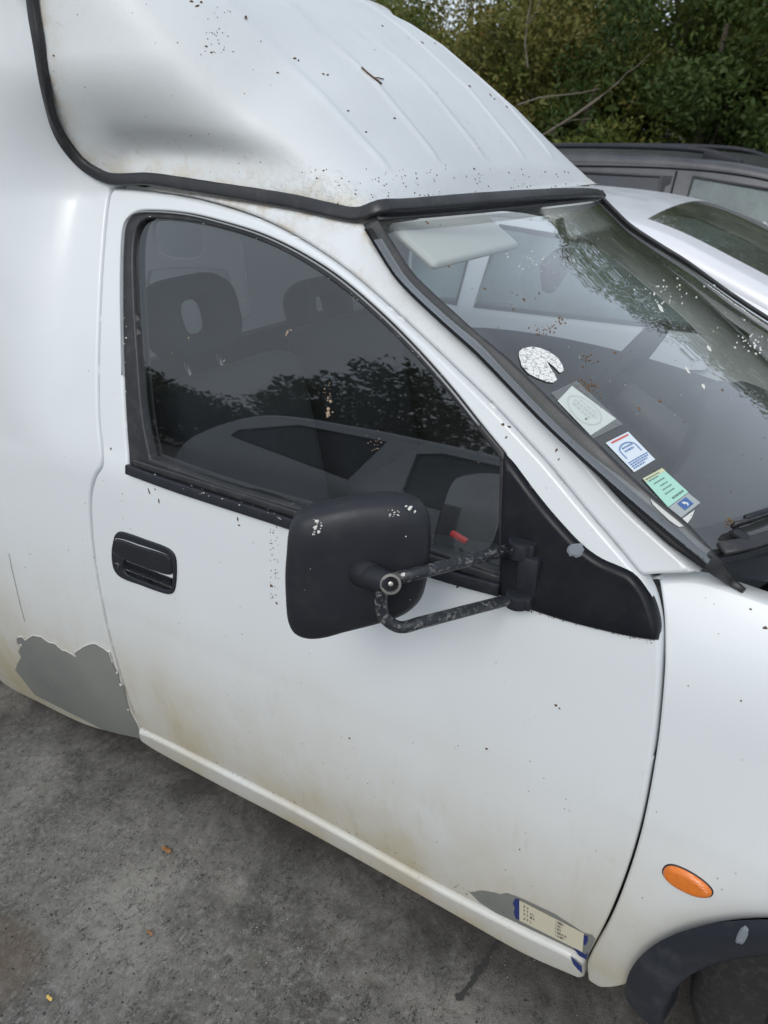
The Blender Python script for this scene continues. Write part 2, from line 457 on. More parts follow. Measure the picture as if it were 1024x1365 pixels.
def cyl(bm, a, b, r1, r2=None, seg=24):
    a, b = Vector(a), Vector(b); d = b-a; q = d.to_track_quat('Z', 'Y').to_matrix().to_4x4()
    return bmesh.ops.create_cone(bm, cap_ends=True, segments=seg, radius1=r1, radius2=r1 if r2 is None else r2, depth=d.length, matrix=Matrix.Translation((a+b)/2) @ q)
def grid_mesh(name, fn, nu, nv, material, parent, attrs=None, flip=False):
    verts = [fn(i/(nu-1), j/(nv-1)) for j in range(nv) for i in range(nu)]
    faces = [(j*nu+i, j*nu+i+1, (j+1)*nu+i+1, (j+1)*nu+i) for j in range(nv-1) for i in range(nu-1)]
    if flip: faces = [tuple(reversed(f)) for f in faces]
    return mk(name, verts, faces, material, parent, attrs=attrs)
def sstep(t): t = min(1, max(0, t)); return t*t*(3-2*t)

# ------------------------------------------------------------------ ground
def ground_mat():
    m = mat('worn_concrete', (.12, .118, .115), .85, .25); k = NB(m)
    c = k.mix(k.ramp(k.noise(2.3, 8, .62, None, .7), .36, .62), (.108, .101, .089), (.30, .284, .255))
    c = k.mix(k.ramp(k.noise(5, 6, .7, k.co((1, .35, 1), rot=(0, 0, .9)), .4), .50, .70, 0, .6), c, (.11, .107, .102))
    c = k.mix(k.ramp(k.noise(14, 7, .75, None, .8), .52, .70, 0, .6), c, (.31, .30, .285))
    c = k.mix(k.ramp(k.noise(60, 8, .85), .50, .66, 0, .65), c, (.42, .41, .39))
    c = k.mix(k.ramp(k.noise(75, 7, .85, k.co((1, .6, 1), (5, 2, 0))), .53, .63, 0, .65), c, (.055, .053, .051))
    for sc, rot, th, amt in ((42, .3, .03, .9), (95, 1.1, .05, .75)):
        v = k.n('ShaderNodeTexVoronoi', feature='DISTANCE_TO_EDGE'); v.inputs['Scale'].default_value = sc
        mp = k.co((1, .5, 1), rot=(0, 0, rot)); nz = k.n('ShaderNodeTexNoise'); nz.inputs['Scale'].default_value = 40; nz.inputs['Detail'].default_value = 5; k.l(mp, nz.inputs['Vector'])
        va = k.n('ShaderNodeVectorMath', operation='ADD'); vs = k.n('ShaderNodeVectorMath', operation='SCALE'); vs.inputs['Scale'].default_value = .06
        k.l(nz.outputs['Color'], vs.inputs[0]); k.l(mp, va.inputs[0]); k.l(vs.outputs[0], va.inputs[1]); k.l(va.outputs[0], v.inputs['Vector'])
        line = k.math('MULTIPLY', k.ramp(v.outputs['Distance'], th, 0, 0, 1), k.ramp(k.noise(22, 5, .75), .44, .55, 0, amt), True)
        c = k.mix(line, c, (.02, .019, .018))
    # oil stains and painted contact shade beside and under the van, ragged at its edge
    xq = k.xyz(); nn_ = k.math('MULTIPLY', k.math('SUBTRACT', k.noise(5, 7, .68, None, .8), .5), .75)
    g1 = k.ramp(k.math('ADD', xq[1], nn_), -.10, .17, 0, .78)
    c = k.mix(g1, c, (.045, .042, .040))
    xs = k.xyz(); dx = k.math('SUBTRACT', xs[0], -1.20); dy = k.math('SUBTRACT', xs[1], -.46)
    dd = k.math('SQRT', k.math('ADD', k.math('MULTIPLY', dx, dx), k.math('MULTIPLY', dy, dy)))
    c = k.mix(k.math('MULTIPLY', k.ramp(k.math('ADD', dd, k.math('MULTIPLY', k.noise(14, 4), .12)), .19, .13), .5), c, (.15, .105, .07))
    c = k.mix(k.ramp(k.noise(48, 3, .6, k.co((1, 1, 1), (3, 7, 0))), .68, .72, 0, .8), c, (.02, .02, .02))
    k.col(c); k.bump(k.math('ADD', k.noise(85, 7, .82), k.math('MULTIPLY', k.noise(420, 3), .6)), .7, .005); return m
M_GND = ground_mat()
def ground_fn(u, v):
    s = lambda t: (abs(2*t-1)**3)*(1 if t > .5 else -1)*120
    return (s(u)-1, s(v), 0)
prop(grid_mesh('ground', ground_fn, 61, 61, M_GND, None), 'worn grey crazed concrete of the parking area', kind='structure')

# ------------------------------------------------------------------ the van
W = 1.30; YC = W/2
def fs(x, z):
    """side of the cab: y as a function of (x,z)"""
    y = 0.
    t = .018*math.log(1+math.exp(max(-30, min(30, (z-.905)/.018)))); y += .2*t+.22*t*t
    if z < .55: y += .32*(.55-z)**2
    y -= .0009/(1+math.exp(-(z-.60-.012*x)*200))       # faint swage line
    return y
def fdoor(x, z):
    y = fs(x, z)
    if z < .96:  y -= .004*sstep((.96-z)/.05)          # lower skin stands proud of the window frame
    return y
def frear(x, z):
    ft = fs(x, z) if z < 1.39 else fs(x, 1.39)-.085*sstep((z-1.40)/.20)
    ft = max(ft, .0)
    b = sstep((-1.290-x)/.185)
    base = fs(x, z) if z < .9 else 0.0
    return ft*(1-b)+base*b
def ffend(x, z):
    y = fs(x, z)
    if z > .80: y += 1.1*(z-.80)**2
    d = math.hypot(x-.265, z-.27)-.36
    y -= .012*math.exp(-(d/.09)**2)
    return y

van = thing('van', (-.9, YC, 0), 'white high-roof panel van with black rubber roof seam and peeling paint, nearest the camera', 'van')

# outlines, traced on the photograph and laid on the van's own curved side
gap_front = [(880, 850), (880, 900), (875, 970), (865, 1040), (851, 1110), (833, 1170), (811, 1225), (782, 1280)]
gap_top = [(153, 251), (200, 256), (250, 264), (300, 277), (350, 295), (400, 321), (450, 354), (500, 395), (560, 450), (603, 491),
           (660, 547), (700, 590), (731, 624), (784, 688), (820, 730), (843, 757), (862, 782), (874, 812), (880, 850)]
rear_edge = [(187, 971), (180, 955), (168, 922), (155, 880), (140, 822), (128, 758), (122, 705), (121, 662), (127, 636), (136, 620), (136, 604),
             (132, 560), (131, 500), (133, 420), (138, 330), (144, 270), (148, 255)]
bottom = [(782, 1280), (782, 1280), (765, 1268), (700, 1238), (600, 1187), (500, 1132), (400, 1077), (300, 1026), (215, 984), (187, 971), (187, 971)]
door_out = xz(gap_top+gap_front[1:]+bottom[1:]+rear_edge[1:]+[(148, 255)], fdoor)[:-1]
win_out = [(171, 626), (171, 626), (168, 580), (164, 500), (162, 400), (163, 330), (167, 298), (179, 285), (200, 282), (250, 286), (300, 298), (350, 314),
           (400, 338), (450, 370), (500, 412), (550, 461), (600, 517), (640, 567), (672, 606), (672, 606), (671, 700), (669, 786), (669, 786),
           (600, 770), (500, 738), (380, 697), (240, 652)]
win_xz = xz(win_out, fdoor)
door = panel('door', door_out, fdoor, M_WHITE, van, holes=[win_xz], r=.0055, thick=.022, res=.022)
prop(door, 'white front passenger door with dirt stains along the bottom')

# black window surround, glass and belt moulding
glass_px = [(198, 613), (198, 613), (188, 560), (181, 480), (176, 400), (175, 330), (180, 304), (190, 293), (210, 291), (252, 295), (300, 306), (350, 323),
            (398, 347), (446, 379), (494, 419), (544, 468), (594, 523), (634, 572), (665, 612), (665, 612), (664, 700), (664, 766), (664, 766),
            (600, 742), (500, 710), (409, 682), (300, 650)]
glass_xz = xz(glass_px, fdoor)
panel('window_seal', win_xz, fdoor, M_RUB, door, holes=[glass_xz], r=.004, thick=.014, res=.03, off=.003, gap=-.001)
fg = lambda x, z: fdoor(x, z)+.014
gl = panel('window_glass', glass_xz, fs, M_GSIDE, door, r=0, thick=.003, res=.03, off=.012, gap=-.004)
# belt moulding : two ribs along the bottom of the window
belt_lo = xz([(171, 629), (240, 655), (380, 700), (500, 742), (600, 774), (668, 790)], fdoor)
belt_hi = xz([(180, 612), (250, 633), (390, 677), (500, 712), (600, 744), (668, 767)], fdoor)
def lerp2(a, b, t): return [((1-t)*p[0]+t*q[0], (1-t)*p[1]+t*q[1]) for p, q in zip(a, b)]
for i, (t0, t1, hh) in enumerate(((-.02, .55, .010), (.60, .98, .005))):
    mid = lerp2(belt_lo, belt_hi, (t0+t1)/2); P3 = spline([(x, fdoor(x, z)-.001, z) for x, z in mid], .02, False)
    wd = sqrt((belt_hi[2][0]-belt_lo[2][0])**2+(belt_hi[2][1]-belt_lo[2][1])**2)*(t1-t0)
    sweep('belt_moulding' if i == 0 else 'glass_wiper_strip', P3, [(0, -1, .15)]*len(P3), rsec(wd, hh, .003), M_RUB if i else M_PLA, door)
# bright bead round the window opening
P3 = spline([(x, fdoor(x, z)-.0012, z) for x, z in win_xz[3:18]], .012, False)
sweep('window_bead', P3, [(0, -1, .2)]*len(P3), rsec(.0028, .0022), mat('worn_bead', (.30, .31, .32), .35, .5, metal=.3), door)

# mirror sail
sail = xz([(672, 603), (672, 603), (684, 615), (697, 632), (718, 660), (742, 689), (777, 726), (802, 744), (825, 754), (843, 763), (860, 783), (873, 810), (879, 836),
           (878, 853), (878, 853), (850, 849), (816, 842), (760, 828), (706, 811), (667, 796), (667, 796), (669, 700)], fdoor)
cx = sum(p[0] for p in sail)/len(sail)
panel('mirror_sail', sail, fdoor, M_GLOS, door, r=.009, thick=.012, res=.012, off=-.009, gap=.0)

# door handle
hpx = [(153, 716), (158, 709), (166, 709), (195, 719), (224, 730), (233, 738), (236, 750), (235, 780), (231, 790), (222, 791), (190, 780), (162, 769), (153, 758), (150, 738)]
h_out = xz(hpx, fdoor)
rec_px = [(155, 717), (188, 726), (226, 740), (231, 748), (230, 782), (224, 786), (200, 778), (172, 766), (166, 758), (166, 744), (154, 736), (152, 726)]
h_rec = xz(rec_px, fdoor)
hd = panel('door_handle', h_out, fdoor, M_PLA, van, holes=[h_rec], r=.003, thick=.01, res=.01, off=-.004, gap=0, step=.004)
prop(hd, 'black recessed door handle with a round key lock')
panel('handle_recess', h_rec, fdoor, M_PLA, hd, r=0, thick=0, res=.006, off=.000, gap=-.001, step=.004,
      depth=lambda x, z: .016*max(0, 1-((z-.752)/.03)**2) if True else 0)
flap = xz([(155, 718), (188, 728), (226, 741), (230, 749), (230, 765), (206, 760), (185, 752), (168, 745), (155, 736), (153, 727)], fdoor)
panel('handle_flap', flap, fdoor, M_MIR, hd, r=.003, thick=.006, res=.01, off=-.005, gap=.0006, step=.004)
def lock(bm):
    p = hit(159, 752, fdoor); cyl(bm, p+Vector((0, .004, 0)), p+Vector((0, -.007, 0)), .0062, .0058, 20)
bmo('key_lock', lock, M_CHROME, hd, bevel=.0008)
def lock2(bm):
    p = hit(159, 752, fdoor); cyl(bm, p+Vector((0, -.0065, 0)), p+Vector((0, -.0078, 0)), .0045, .0042, 16)
bmo('key_slot', lock2, M_MIR, hd)

# wing with arch
gf = xz(gap_front, fdoor)
wing_top = xz([(852, 772), (890, 770), (925, 769), (955, 776), (990, 787), (1024, 799)], ffend)
arcC, arcR = (.265, .27), .335
arc = [(arcC[0]+arcR*cos(radians(a)), arcC[1]+arcR*sin(radians(a))) for a in range(0, 181, 12)]
tip = xz([(783, 1303), (805, 1313), (833, 1326)], fs)
wing = [wing_top[0], wing_top[0]]+wing_top[1:]+[(.30, wing_top[-1][1]-.035), (.62, .86), (.80, .74), (.86, .60), (.86, .60), (.86, .30), (.86, .30)]+[arc[0], arc[0]]+arc[1:-1]+[arc[-1], arc[-1]]+[tip[1], tip[0], tip[0]]
gfe = gf[::-1]
wing += [gfe[0]]+gfe[1:-1]+[xz([(879, 850)], fs)[0]]+xz([(873, 812), (862, 784)], fs)
wg = panel('front_wing', wing, ffend, M_WHITE, van, r=.005, thick=.02, res=.022, gap=.0028)
# sill
sill_u = [(187, 970), (215, 982), (300, 1025), (400, 1076), (500, 1131), (600, 1186), (700, 1237), (764, 1268), (779, 1281)]
sill_l = [(779, 1301), (700, 1266), (600, 1210), (500, 1153), (400, 1098), (300, 1046), (215, 1000), (190, 984)]
sill = xz([sill_u[0]]+sill_u+[sill_u[-1], sill_l[0]]+sill_l+[sill_l[-1]], fs)
panel('sill', sill, fs, paint('sill_paint', WHITE, (.14, .44), 1.0, coat=.5, rough=.3), van, r=.012, thick=.03, res=.008, off=-.012, gap=0)
# rear quarter / box side
patch_px = [(23, 850), (31, 848), (35, 853), (45, 846), (56, 848), (64, 854), (76, 858), (84, 866), (93, 869), (99, 873), (105, 866), (111, 862), (120, 858), (127, 857), (137, 862), (147, 869),
            (150, 880), (155, 893), (166, 920), (174, 949), (183, 966), (183, 966), (188, 984), (188, 984), (160, 978), (137, 972), (98, 952), (47, 926), (21, 893), (24, 884), (29, 876), (25, 868), (28, 862), (23, 856)]
def jag(pts, a=1.0, closed=False):
    out = []
    for i, p in enumerate(pts):
        if i == len(pts)-1 and not closed: out.append(p); break
        q = pts[(i+1) % len(pts)]; out.append(p)
        L = math.hypot(q[0]-p[0], q[1]-p[1]); n = int(L/3.5)
        for j in range(1, n): t = j/n; out.append((p[0]+(q[0]-p[0])*t+random.uniform(-a, a), p[1]+(q[1]-p[1])*t+random.uniform(-a, a)))
    return out
pj = jag(patch_px[:19], .9)+patch_px[19:]
patch = xz(pj, frear)
re = xz([(187, 972), (176, 948), (167, 922), (154, 882), (139, 824), (127, 758), (121, 705), (120, 662), (126, 636), (135, 620), (135, 604), (131, 560), (130, 500), (132, 420), (137, 330), (143, 270), (147, 253), (154, 247)], frear)
trimL = [(45, -125), (45, -60), (45, 0), (54, 60), (64, 120), (74, 160), (88, 190), (108, 215), (130, 231), (152, 239)]
tl = xz(trimL, frear)
rl = xz([(0, 907), (60, 941), (120, 969), (187, 984)], fs)
bot = [(-2.27, .27), (-1.9, .30)]+[rl[0], rl[1], rl[2], rl[3], rl[3]]
rear_out = [(-3.2, 1.81), (-3.2, 1.81), (-3.2, .35), (-3.2, .35), (-2.97, .30), (-2.97, .30)] + \
    [(-2.62+.34*cos(radians(a)), .28+.34*sin(radians(a))) for a in range(176, 0, -16)]+[(-2.28, .27), (-2.28, .27)]+bot[1:]+re+[tl[-1], tl[-1]]+tl[::-1][1:]
rear_out += [(tl[0][0], 1.81), (tl[0][0], 1.81)]
rp = panel('rear_side_panel', rear_out, frear, M_WHITE, van, holes=[], r=.006, thick=.03, res=.025, gap=.0015)
pp = panel('bare_patch', patch, frear, M_PRIMER, rp, r=0, thick=0, res=.02, off=-.0016, gap=0, curve=False)
prop(pp, 'grey primer patch where the white paint has peeled away')
# raised flaking paint lip along the torn edge
lip = xz(pj[:int(len(pj)*.62)], frear)
P3 = [(x, frear(x, z)-.0014, z) for x, z in lip]
sweep('paint_lip', P3, [(0, -1, 0)]*len(P3), rsec(.0024, .0018), mat('paint_edge', (.72, .72, .68), .5), rp)
# fine cracks
for pts, wd in (([(12, 738), (16, 757), (22, 783), (26, 800), (33, 828)], .0011), ([(37, 852), (48, 875), (62, 905), (76, 935)], .0008)):
    q = xz([(p[0]+random.uniform(-.5, .5), p[1]) for p in pts], frear); P3 = [(x, frear(x, z)-.0004, z) for x, z in q]
    sweep('paint_crack', P3, [(0, -1, 0)]*len(P3), rsec(wd, .0006), M_INK, rp)

# windscreen pillar between door gap and screen seal
sealL = [(484, 297), (500, 328), (532, 370), (565, 402), (598, 433), (653, 487), (708, 540), (763, 592), (831, 672), (885, 722), (935, 768)]
sealR = [(504, 296), (520, 322), (545, 360), (570, 386), (612, 424), (653, 460), (735, 543), (790, 594), (852, 648), (905, 692), (955, 733)]
pil = gap_top[:16]
pil_px = [(170, 246), (170, 246), (250, 256), (330, 268), (400, 280), (440, 288), (480, 296), (484, 299), (484, 299)]+sealL[1:]+[(926, 768), (926, 768), (890, 769), (853, 771), (853, 771)]+[p for p in pil[::-1]][1:-1]
panel('windscreen_pillar', xz(pil_px, fs), fs, M_WHITE_E, van, r=.007, thick=.02, res=.02, gap=.0022)
# dark inner frame behind all gaps
def inner(name, outl, hole, off, mir=None, m=M_DARK, res=.05):
    return panel(name, outl, fs, m, van, holes=[hole] if hole else [], r=0, thick=0, res=res, off=off, gap=0, mirror=mir)
inn = [(-1.26, 1.36), (-1.0, 1.375), (-.70, 1.34), (-.45, 1.18), (-.15, .95), (-.02, .93), (.0, .55), (-.12, .22), (-1.5, .22), (-1.5, 1.35)]
wl = [(lambda p: p)(p) for p in glass_xz]
inner('door_inner_panel', inn, wl, .034, m=M_TRIM)
def ub(bm): box(bm, (-1.3, YC, .21), (3.2, W-.36, .18))
bmo('underbody', ub, M_DARK, van)

# ---- roof cap (fairing)
prof = [(-.655, 1.372), (-.69, 1.425), (-.735, 1.472), (-.79, 1.525), (-.84, 1.572), (-.90, 1.617), (-1.0, 1.690), (-1.09, 1.742), (-1.20, 1.79), (-1.35, 1.845), (-1.6, 1.91), (-2.2, 1.95)]
px_ = [p[0] for p in prof][::-1]; pz_ = [p[1] for p in prof][::-1]
tr3 = []            # trim path: left vertical, then along the door top to the screen corner
for p in trimL[1:]: q = hit(p[0], p[1], frear); tr3.append(Vector((q.x, q.y, q.z)))
for p in [(200, 243), (250, 250), (300, 258), (350, 266), (400, 275), (440, 285), (468, 291), (484, 290), (500, 286)]: tr3.append(hit(p[0], p[1]-4, lambda x, z: fs(x, min(z, 1.39))))
TR = spline([tuple(p) for p in tr3], .012, False)
corner = Vector(TR[-1])
# header curve across the screen top
def header(s, dx=0, dz=0):
    y = corner.y+(W-.022-2*corner.y)*s; b = max(0, 4*s*(1-s))
    return Vector((corner.x+.075*b**.8+dx, y, corner.z+.012*b-.029*s+dz))
def cap_pt(u, s):
    """u along the edge path (0 rear-top of seam .. 1 mid header), s across towards the roof centre"""
base_n = 60
side_path = [Vector(p) for p in TR]
# cross sections at constant x, from the seam up over the roof to the other seam
xs_ = np.concatenate([np.linspace(-1.37, -.72, 56), np.linspace(-.712, -.655, 10)])
low_pts = [p for p in side_path if p.z < 1.50]
lx = [p.x for p in low_pts]; order = np.argsort(lx); lx = np.array(lx)[order]; ly = np.array([p.y for p in low_pts])[order]; lz = np.array([p.z for p in low_pts])[order]
tz = sorted([(p.z, p.y) for p in side_path if p.x < -1.15 and p.z > 1.44])
trimZ = [a for a, b in tz]; trimYs = [b for a, b in tz]
ribs = [.97, .80, .61, .43, .27]
def cap_section(x, n=64):
    zs = float(np.interp(x, lx, lz)); ys = float(np.interp(x, lx, ly))
    zt = float(np.interp(x, px_, pz_)); pts = []
    if x < -1.17: zs = zs*(1-sstep((-1.17-x)/.02))+1.405*sstep((-1.17-x)/.02); ys = frear(x, zs)+.004
    if x > corner.x-.02:
        # in front of the corner: section starts on the header curve
        s0 = 0
        for _ in range(30):
            pass
        ss = np.linspace(0, .5, 60); hx = [header(s).x for s in ss]; s0 = float(np.interp(x, hx, ss)); hp = header(s0); ys, zs = hp.y, hp.z
    for i in range(n):
        t = i/(n-1); th = pi*t; rw = sstep((-.74-x)/.50); e = 2/(2.7+1.6*rw+8*sstep((-.88-x)/.36)) if t < .5 else 2/3.5
        if t < .5:            # sample the flank evenly in height, then the shoulder and roof by angle
            f = t/.5; s = (f/.6*.86)**(1/e) if f < .6 else sin(math.asin(.86**(1/e))+(pi/2-math.asin(.86**(1/e)))*(f-.6)/.4); c = sqrt(max(0, 1-s*s))
        else: c = cos(th); s = sin(th)
        yy = YC-(YC-ys)*math.copysign(abs(c)**e, c)
        zz = zs+max(zt-zs, .002)*(s**e)
        # scooped flank just above the seam
        m = 1 if t < .5 else -1
        h = (zz-zs)
        wx = sstep((x+1.27)/.12)*sstep((-.66-x)/.33)
        sc = (.022-.008*sstep((-1.02-x)/.18))*math.exp(-((h-.046)/.032)**2)-.006*math.exp(-((h-.140)/.055)**2)
        yy += m*sc*wx*(1 if m > 0 else 0)*(1 if abs(c) > .25 else abs(c)*4)
        for rb in ribs:
            if abs(yy-rb) < .03:
                zz += .0042*math.exp(-((yy-rb)/.0085)**2)*sstep((-.70-.012*abs(rb-.65)-x)/.02)*(1 if s > .5 else 0)
        ty = frear(x, zz)+.004; r3 = sstep((-.86-x)/.30)
        yy -= (m > 0)*max(0, min(ys, .2)-ty)*r3*max(sstep(h/.09), sstep((-1.165-x)/.03))*(1 if abs(c) > .25 else abs(c)*4)
        pts.append((x, yy, zz, h))
    return pts
V_, F_, A_ = [], [], []
secN = 400
# non uniform parameter so that ribs are resolved
for x in xs_:
    for (X, Y, Z, h) in cap_section(float(x), secN): V_.append((X, Y, Z)); A_.append(h)
for i in range(len(xs_)-1):
    for j in range(secN-1):
        a = i*secN+j; F_.append((a, a+1, a+secN+1, a+secN))
# distance to the seam for wear
Vn = np.array(V_); edge_pts = np.array([tuple(p) for p in side_path]+[tuple(header(s)) for s in np.linspace(0, 1, 80)])
dmin = np.full(len(Vn), 9.)
for q in edge_pts: dmin = np.minimum(dmin, np.linalg.norm(Vn-q, axis=1))
cap = mk('roof_cap', V_, F_, M_CAP, van, attrs={'edge': dmin})
fix_normals(cap)
prop(cap, 'raised white ribbed roof fairing with flaking paint along its front edge')
# box roof behind the seam
def boxroof(u, v):
    x = -1.235-u*1.965; s = sin(pi*v); c = cos(pi*v)
    k0 = cap_section(-1.235, 3)[0]
    y = YC-(YC-.015)*math.copysign(abs(c)**.55, c)
    return (-1.24 if u == 0 else x, y, 1.79+.03*(s**.6)-(.10 if u == 0 else 0))
grid_mesh('box_roof', boxroof, 20, 60, M_CAP, van, flip=True)
def rearw(bm):
    box(bm, (-3.2, YC, .68), (.04, W-.02, .75)); box(bm, (-3.2, YC, 1.77), (.04, W-.02, .17))
    for yy, ww_ in ((.07, .13), (YC, .10), (W-.07, .13)): box(bm, (-3.2, yy, 1.37), (.038, ww_, .63))  # window openings, out of view, added to light the load space
bmo('rear_doors', rearw, M_WHITE, van, bevel=.01)

# rubber seam strip
def seal_normals(P):
    out = []
    for p in P:
        n = grad_n(lambda x, z: frear(x, z) if x < -1.2 else fs(x, min(z, 1.38)), p[0], p[2]); out.append(Vector(n))
    return out
full = [tuple(p+Vector((0, 0, 0))) for p in tr3[:-1]]
hd_pts = [tuple(header(s, .006, .004)) for s in np.linspace(.0, 1.035, 27)]
path = spline(full+hd_pts, .012, False)
nrm = []
for p in path:
    if p[0] < corner.x-.02 and p[1] < .3: n = Vector(grad_n(lambda x, z: frear(x, min(z, 1.45)) if x < -1.2 else fs(x, min(z, 1.38)), p[0], p[2])); n = (n+Vector((0, 0, .25))).normalized()
    else:
        t = sstep((p[1]-corner.y)/.06); n = (Vector((0, -1, .35))*(1-t)+Vector((.75, 0, .66))*t).normalized()
    nrm.append(n)
for _ in range(6):
    nrm = [nrm[0]]+[(nrm[i-1]+nrm[i]+nrm[i+1]).normalized() for i in range(1, len(nrm)-1)]+[nrm[-1]]
wob = [1+.07*noise.noise(Vector((p[0]*9, p[1]*9, p[2]*9)))+.03*noise.noise(Vector((p[0]*40, p[1]*40, 0))) for p in path]
rs = sweep('roof_seal', [Vector(p)-n*.004 for p, n in zip(path, nrm)], nrm, rsec(.021, .013, .0045), M_RUB, van, widths=wob)

# ---- windscreen
gR = [hit(p[0], p[1], fs) for p in sealR]
GL = spline([tuple(p) for p in gR], .01, False)
GLs = np.array([GL[int(i)] for i in np.linspace(0, len(GL)-1, 40)])
def screen(s, t, off=0.):
    i = t*(len(GLs)-1); a = int(min(i, len(GLs)-2)); P = GLs[a]*(1-(i-a))+GLs[a+1]*(i-a)
    y = P[1]+(W-.014-2*P[1])*s; b = max(0, 4*s*(1-s)); bow = .075+(.17-.075)*t
    x = P[0]+bow*b**.85; z = P[2]+.006*b*(1-t)-.021*s
    return Vector((x+off*.5, y, z+off*.86))
wsv = lambda u, v: tuple(screen(-.03+1.05*u, v, -.004))
ws = grid_mesh('windscreen', wsv, 60, 40, M_GWIND, van, flip=True)
def strip(name, pts, nrms, w_, h_, m, par, widths=None):
    return sweep(name, pts, nrms, rsec(w_, h_, min(w_, h_)*.4), m, par, widths=widths)
# pillar seal
mid = [((a[0]+b[0])/2, (a[1]+b[1])/2) for a, b in zip(sealL, sealR)]+[(972, 776), (992, 790)]
m3 = [hit(p[0], p[1], lambda x, z: fs(x, z)) for p in mid[:-2]]+[hit(p[0], p[1], ffend) for p in mid[-2:]]
mS = spline([tuple(p) for p in m3], .012, False)
wd = []
wid = [((Vector(hit(a[0], a[1], fs))-Vector(hit(b[0], b[1], fs))).length) for a, b in zip(sealL, sealR)]
for i in range(len(mS)):
    t = i/(len(mS)-1)*(len(mid)-1); wd.append(np.interp(t, list(range(len(wid)))+[len(wid), len(wid)+1], wid+[.020, .008])/.02)
sweep('windscreen_seal', [Vector(p)+Vector((0, .004, 0)) for p in mS], [Vector((.25, -1, .45)).normalized()]*len(mS), rsec(.019, .009, .0035), M_RUB, van, widths=wd)
hp = [screen(s, 0, .0)+Vector((-.004, 0, .004)) for s in np.linspace(0, 1, 40)]
strip('header_seal', hp, [Vector((.55, 0, .83))]*40, .016, .006, M_RUB, van)
fp = [screen(1, t, 0) for t in np.linspace(0, 1, 40)]
strip('far_pillar_seal', fp, [Vector((.3, .6, .7))]*40, .022, .008, M_RUB, van)
bp = [screen(s, 1, 0)+Vector((.004, 0, 0)) for s in np.linspace(.0, 1, 40)]
strip('lower_seal', bp, [Vector((.5, 0, .85))]*40, .018, .007, M_RUB, van)
grid_mesh('screen_border', lambda u, v: tuple(screen(-.03+.040*u, v, -.009)), 3, 30, M_DARK, van, flip=True)
grid_mesh('screen_border', lambda u, v: tuple(screen(v, .94+.07*u, -.009)), 4, 40, M_DARK, van, flip=False)
# far pillar (white) and far side
def farpil(u, v):
    p = screen(1, v); return (p.x-.055*u-.012, p.y+.012-.0*u+.01*u, p.z+.0)
grid_mesh('windscreen_pillar', farpil, 4, 30, M_WHITE, van)
panel('far_door', [(-1.27, 1.35), (-.95, 1.365), (-.72, 1.33), (-.45, 1.17), (-.2, .97), (-.14, .90), (-.12, .5), (-.2, .24), (-1.2, .24), (-1.29, .6)], fs, M_WHITE, van,
      holes=[[(-1.2, .92), (-1.19, 1.27), (-.95, 1.305), (-.75, 1.28), (-.5, 1.12), (-.36, 1.0), (-.36, .93)]], r=0, thick=.02, res=.05, mirror=W)
inner('far_door_trim', [(-1.3, .90), (-.2, .88), (-.12, .5), (-.2, .24), (-1.3, .24)], None, .05, mir=W, m=M_TRIM)
panel('far_door_glass', [(-1.2, .92), (-1.19, 1.27), (-.95, 1.305), (-.75, 1.28), (-.5, 1.12), (-.36, 1.0), (-.36, .93)], fs, M_GSIDE, van, r=0, thick=0, res=.05, off=.01, mirror=W)
panel('far_side_panel', [(-3.18, 1.72), (-1.27, 1.72), (-1.27, .3), (-3.18, .3)], lambda x, z: .0, M_WHITE, van, r=0, thick=.02, res=.3, mirror=W, curve=False)
panel('far_wing', [(-.12, .9), (.0, .97), (.5, .9), (.86, .6), (.86, .3), (.6, .3)]+arc[2:-1]+[(-.12, .25)], ffend, M_WHITE, van, r=0, thick=.02, res=.06, mirror=W, curve=False)

# scuttle, bonnet, nose
def scut(u, v):
    p = screen(u, 1); w_ = .05+.10*(4*u*(1-u))**.5
    return (p.x+.012+w_*v, p.y, p.z-.014-.020*sin(pi*min(v*1.2, 1)/2)+.012*v*v)
grid_mesh('scuttle_panel', scut, 50, 8, M_GLOS, van)
def bon(u, v):
    p = screen(u, 1); c = 4*u*(1-u); x0 = p.x+.05+.10*c**.5; y = .045+(W-.09)*u; e = wing_top[-1]
    x = x0*(1-v)+v*(.80+.10*c); z = .955-.012+.02*c**.6-.10*v-.16*v**3
    return (x, y, z)
grid_mesh('bonnet', bon, 40, 24, M_WHITE, van)
def nose(u, v): y = .03+(W-.06)*u; c = 4*u*(1-u); return (.85+.10*c+.05*sin(pi*v), y, .70-.45*v)
grid_mesh('bumper', nose, 24, 10, M_ARCH, van)

# wiper
wA = [screen(s, 1-.03-.0*s, .010) for s in np.linspace(.035, .5, 24)]
wp = tube('wiper', [screen(s, .960, .013) for s in np.linspace(.045, .52, 20)], .0035, M_PLA, van, 8)
sweep('wiper_blade', [screen(s, .965, .004) for s in np.linspace(.03, .52, 20)], [Vector((.5, 0, .86))]*20, rsec(.005, .010, .0015), M_RUB, wp)
def wj(bm):
    p = Vector(screen(.03, .985, .004)); box(bm, p, (.024, .016, .010), Matrix.Rotation(.5, 3, 'Y'))
bmo('wiper_link', wj, M_PLA, wp, bevel=.004)

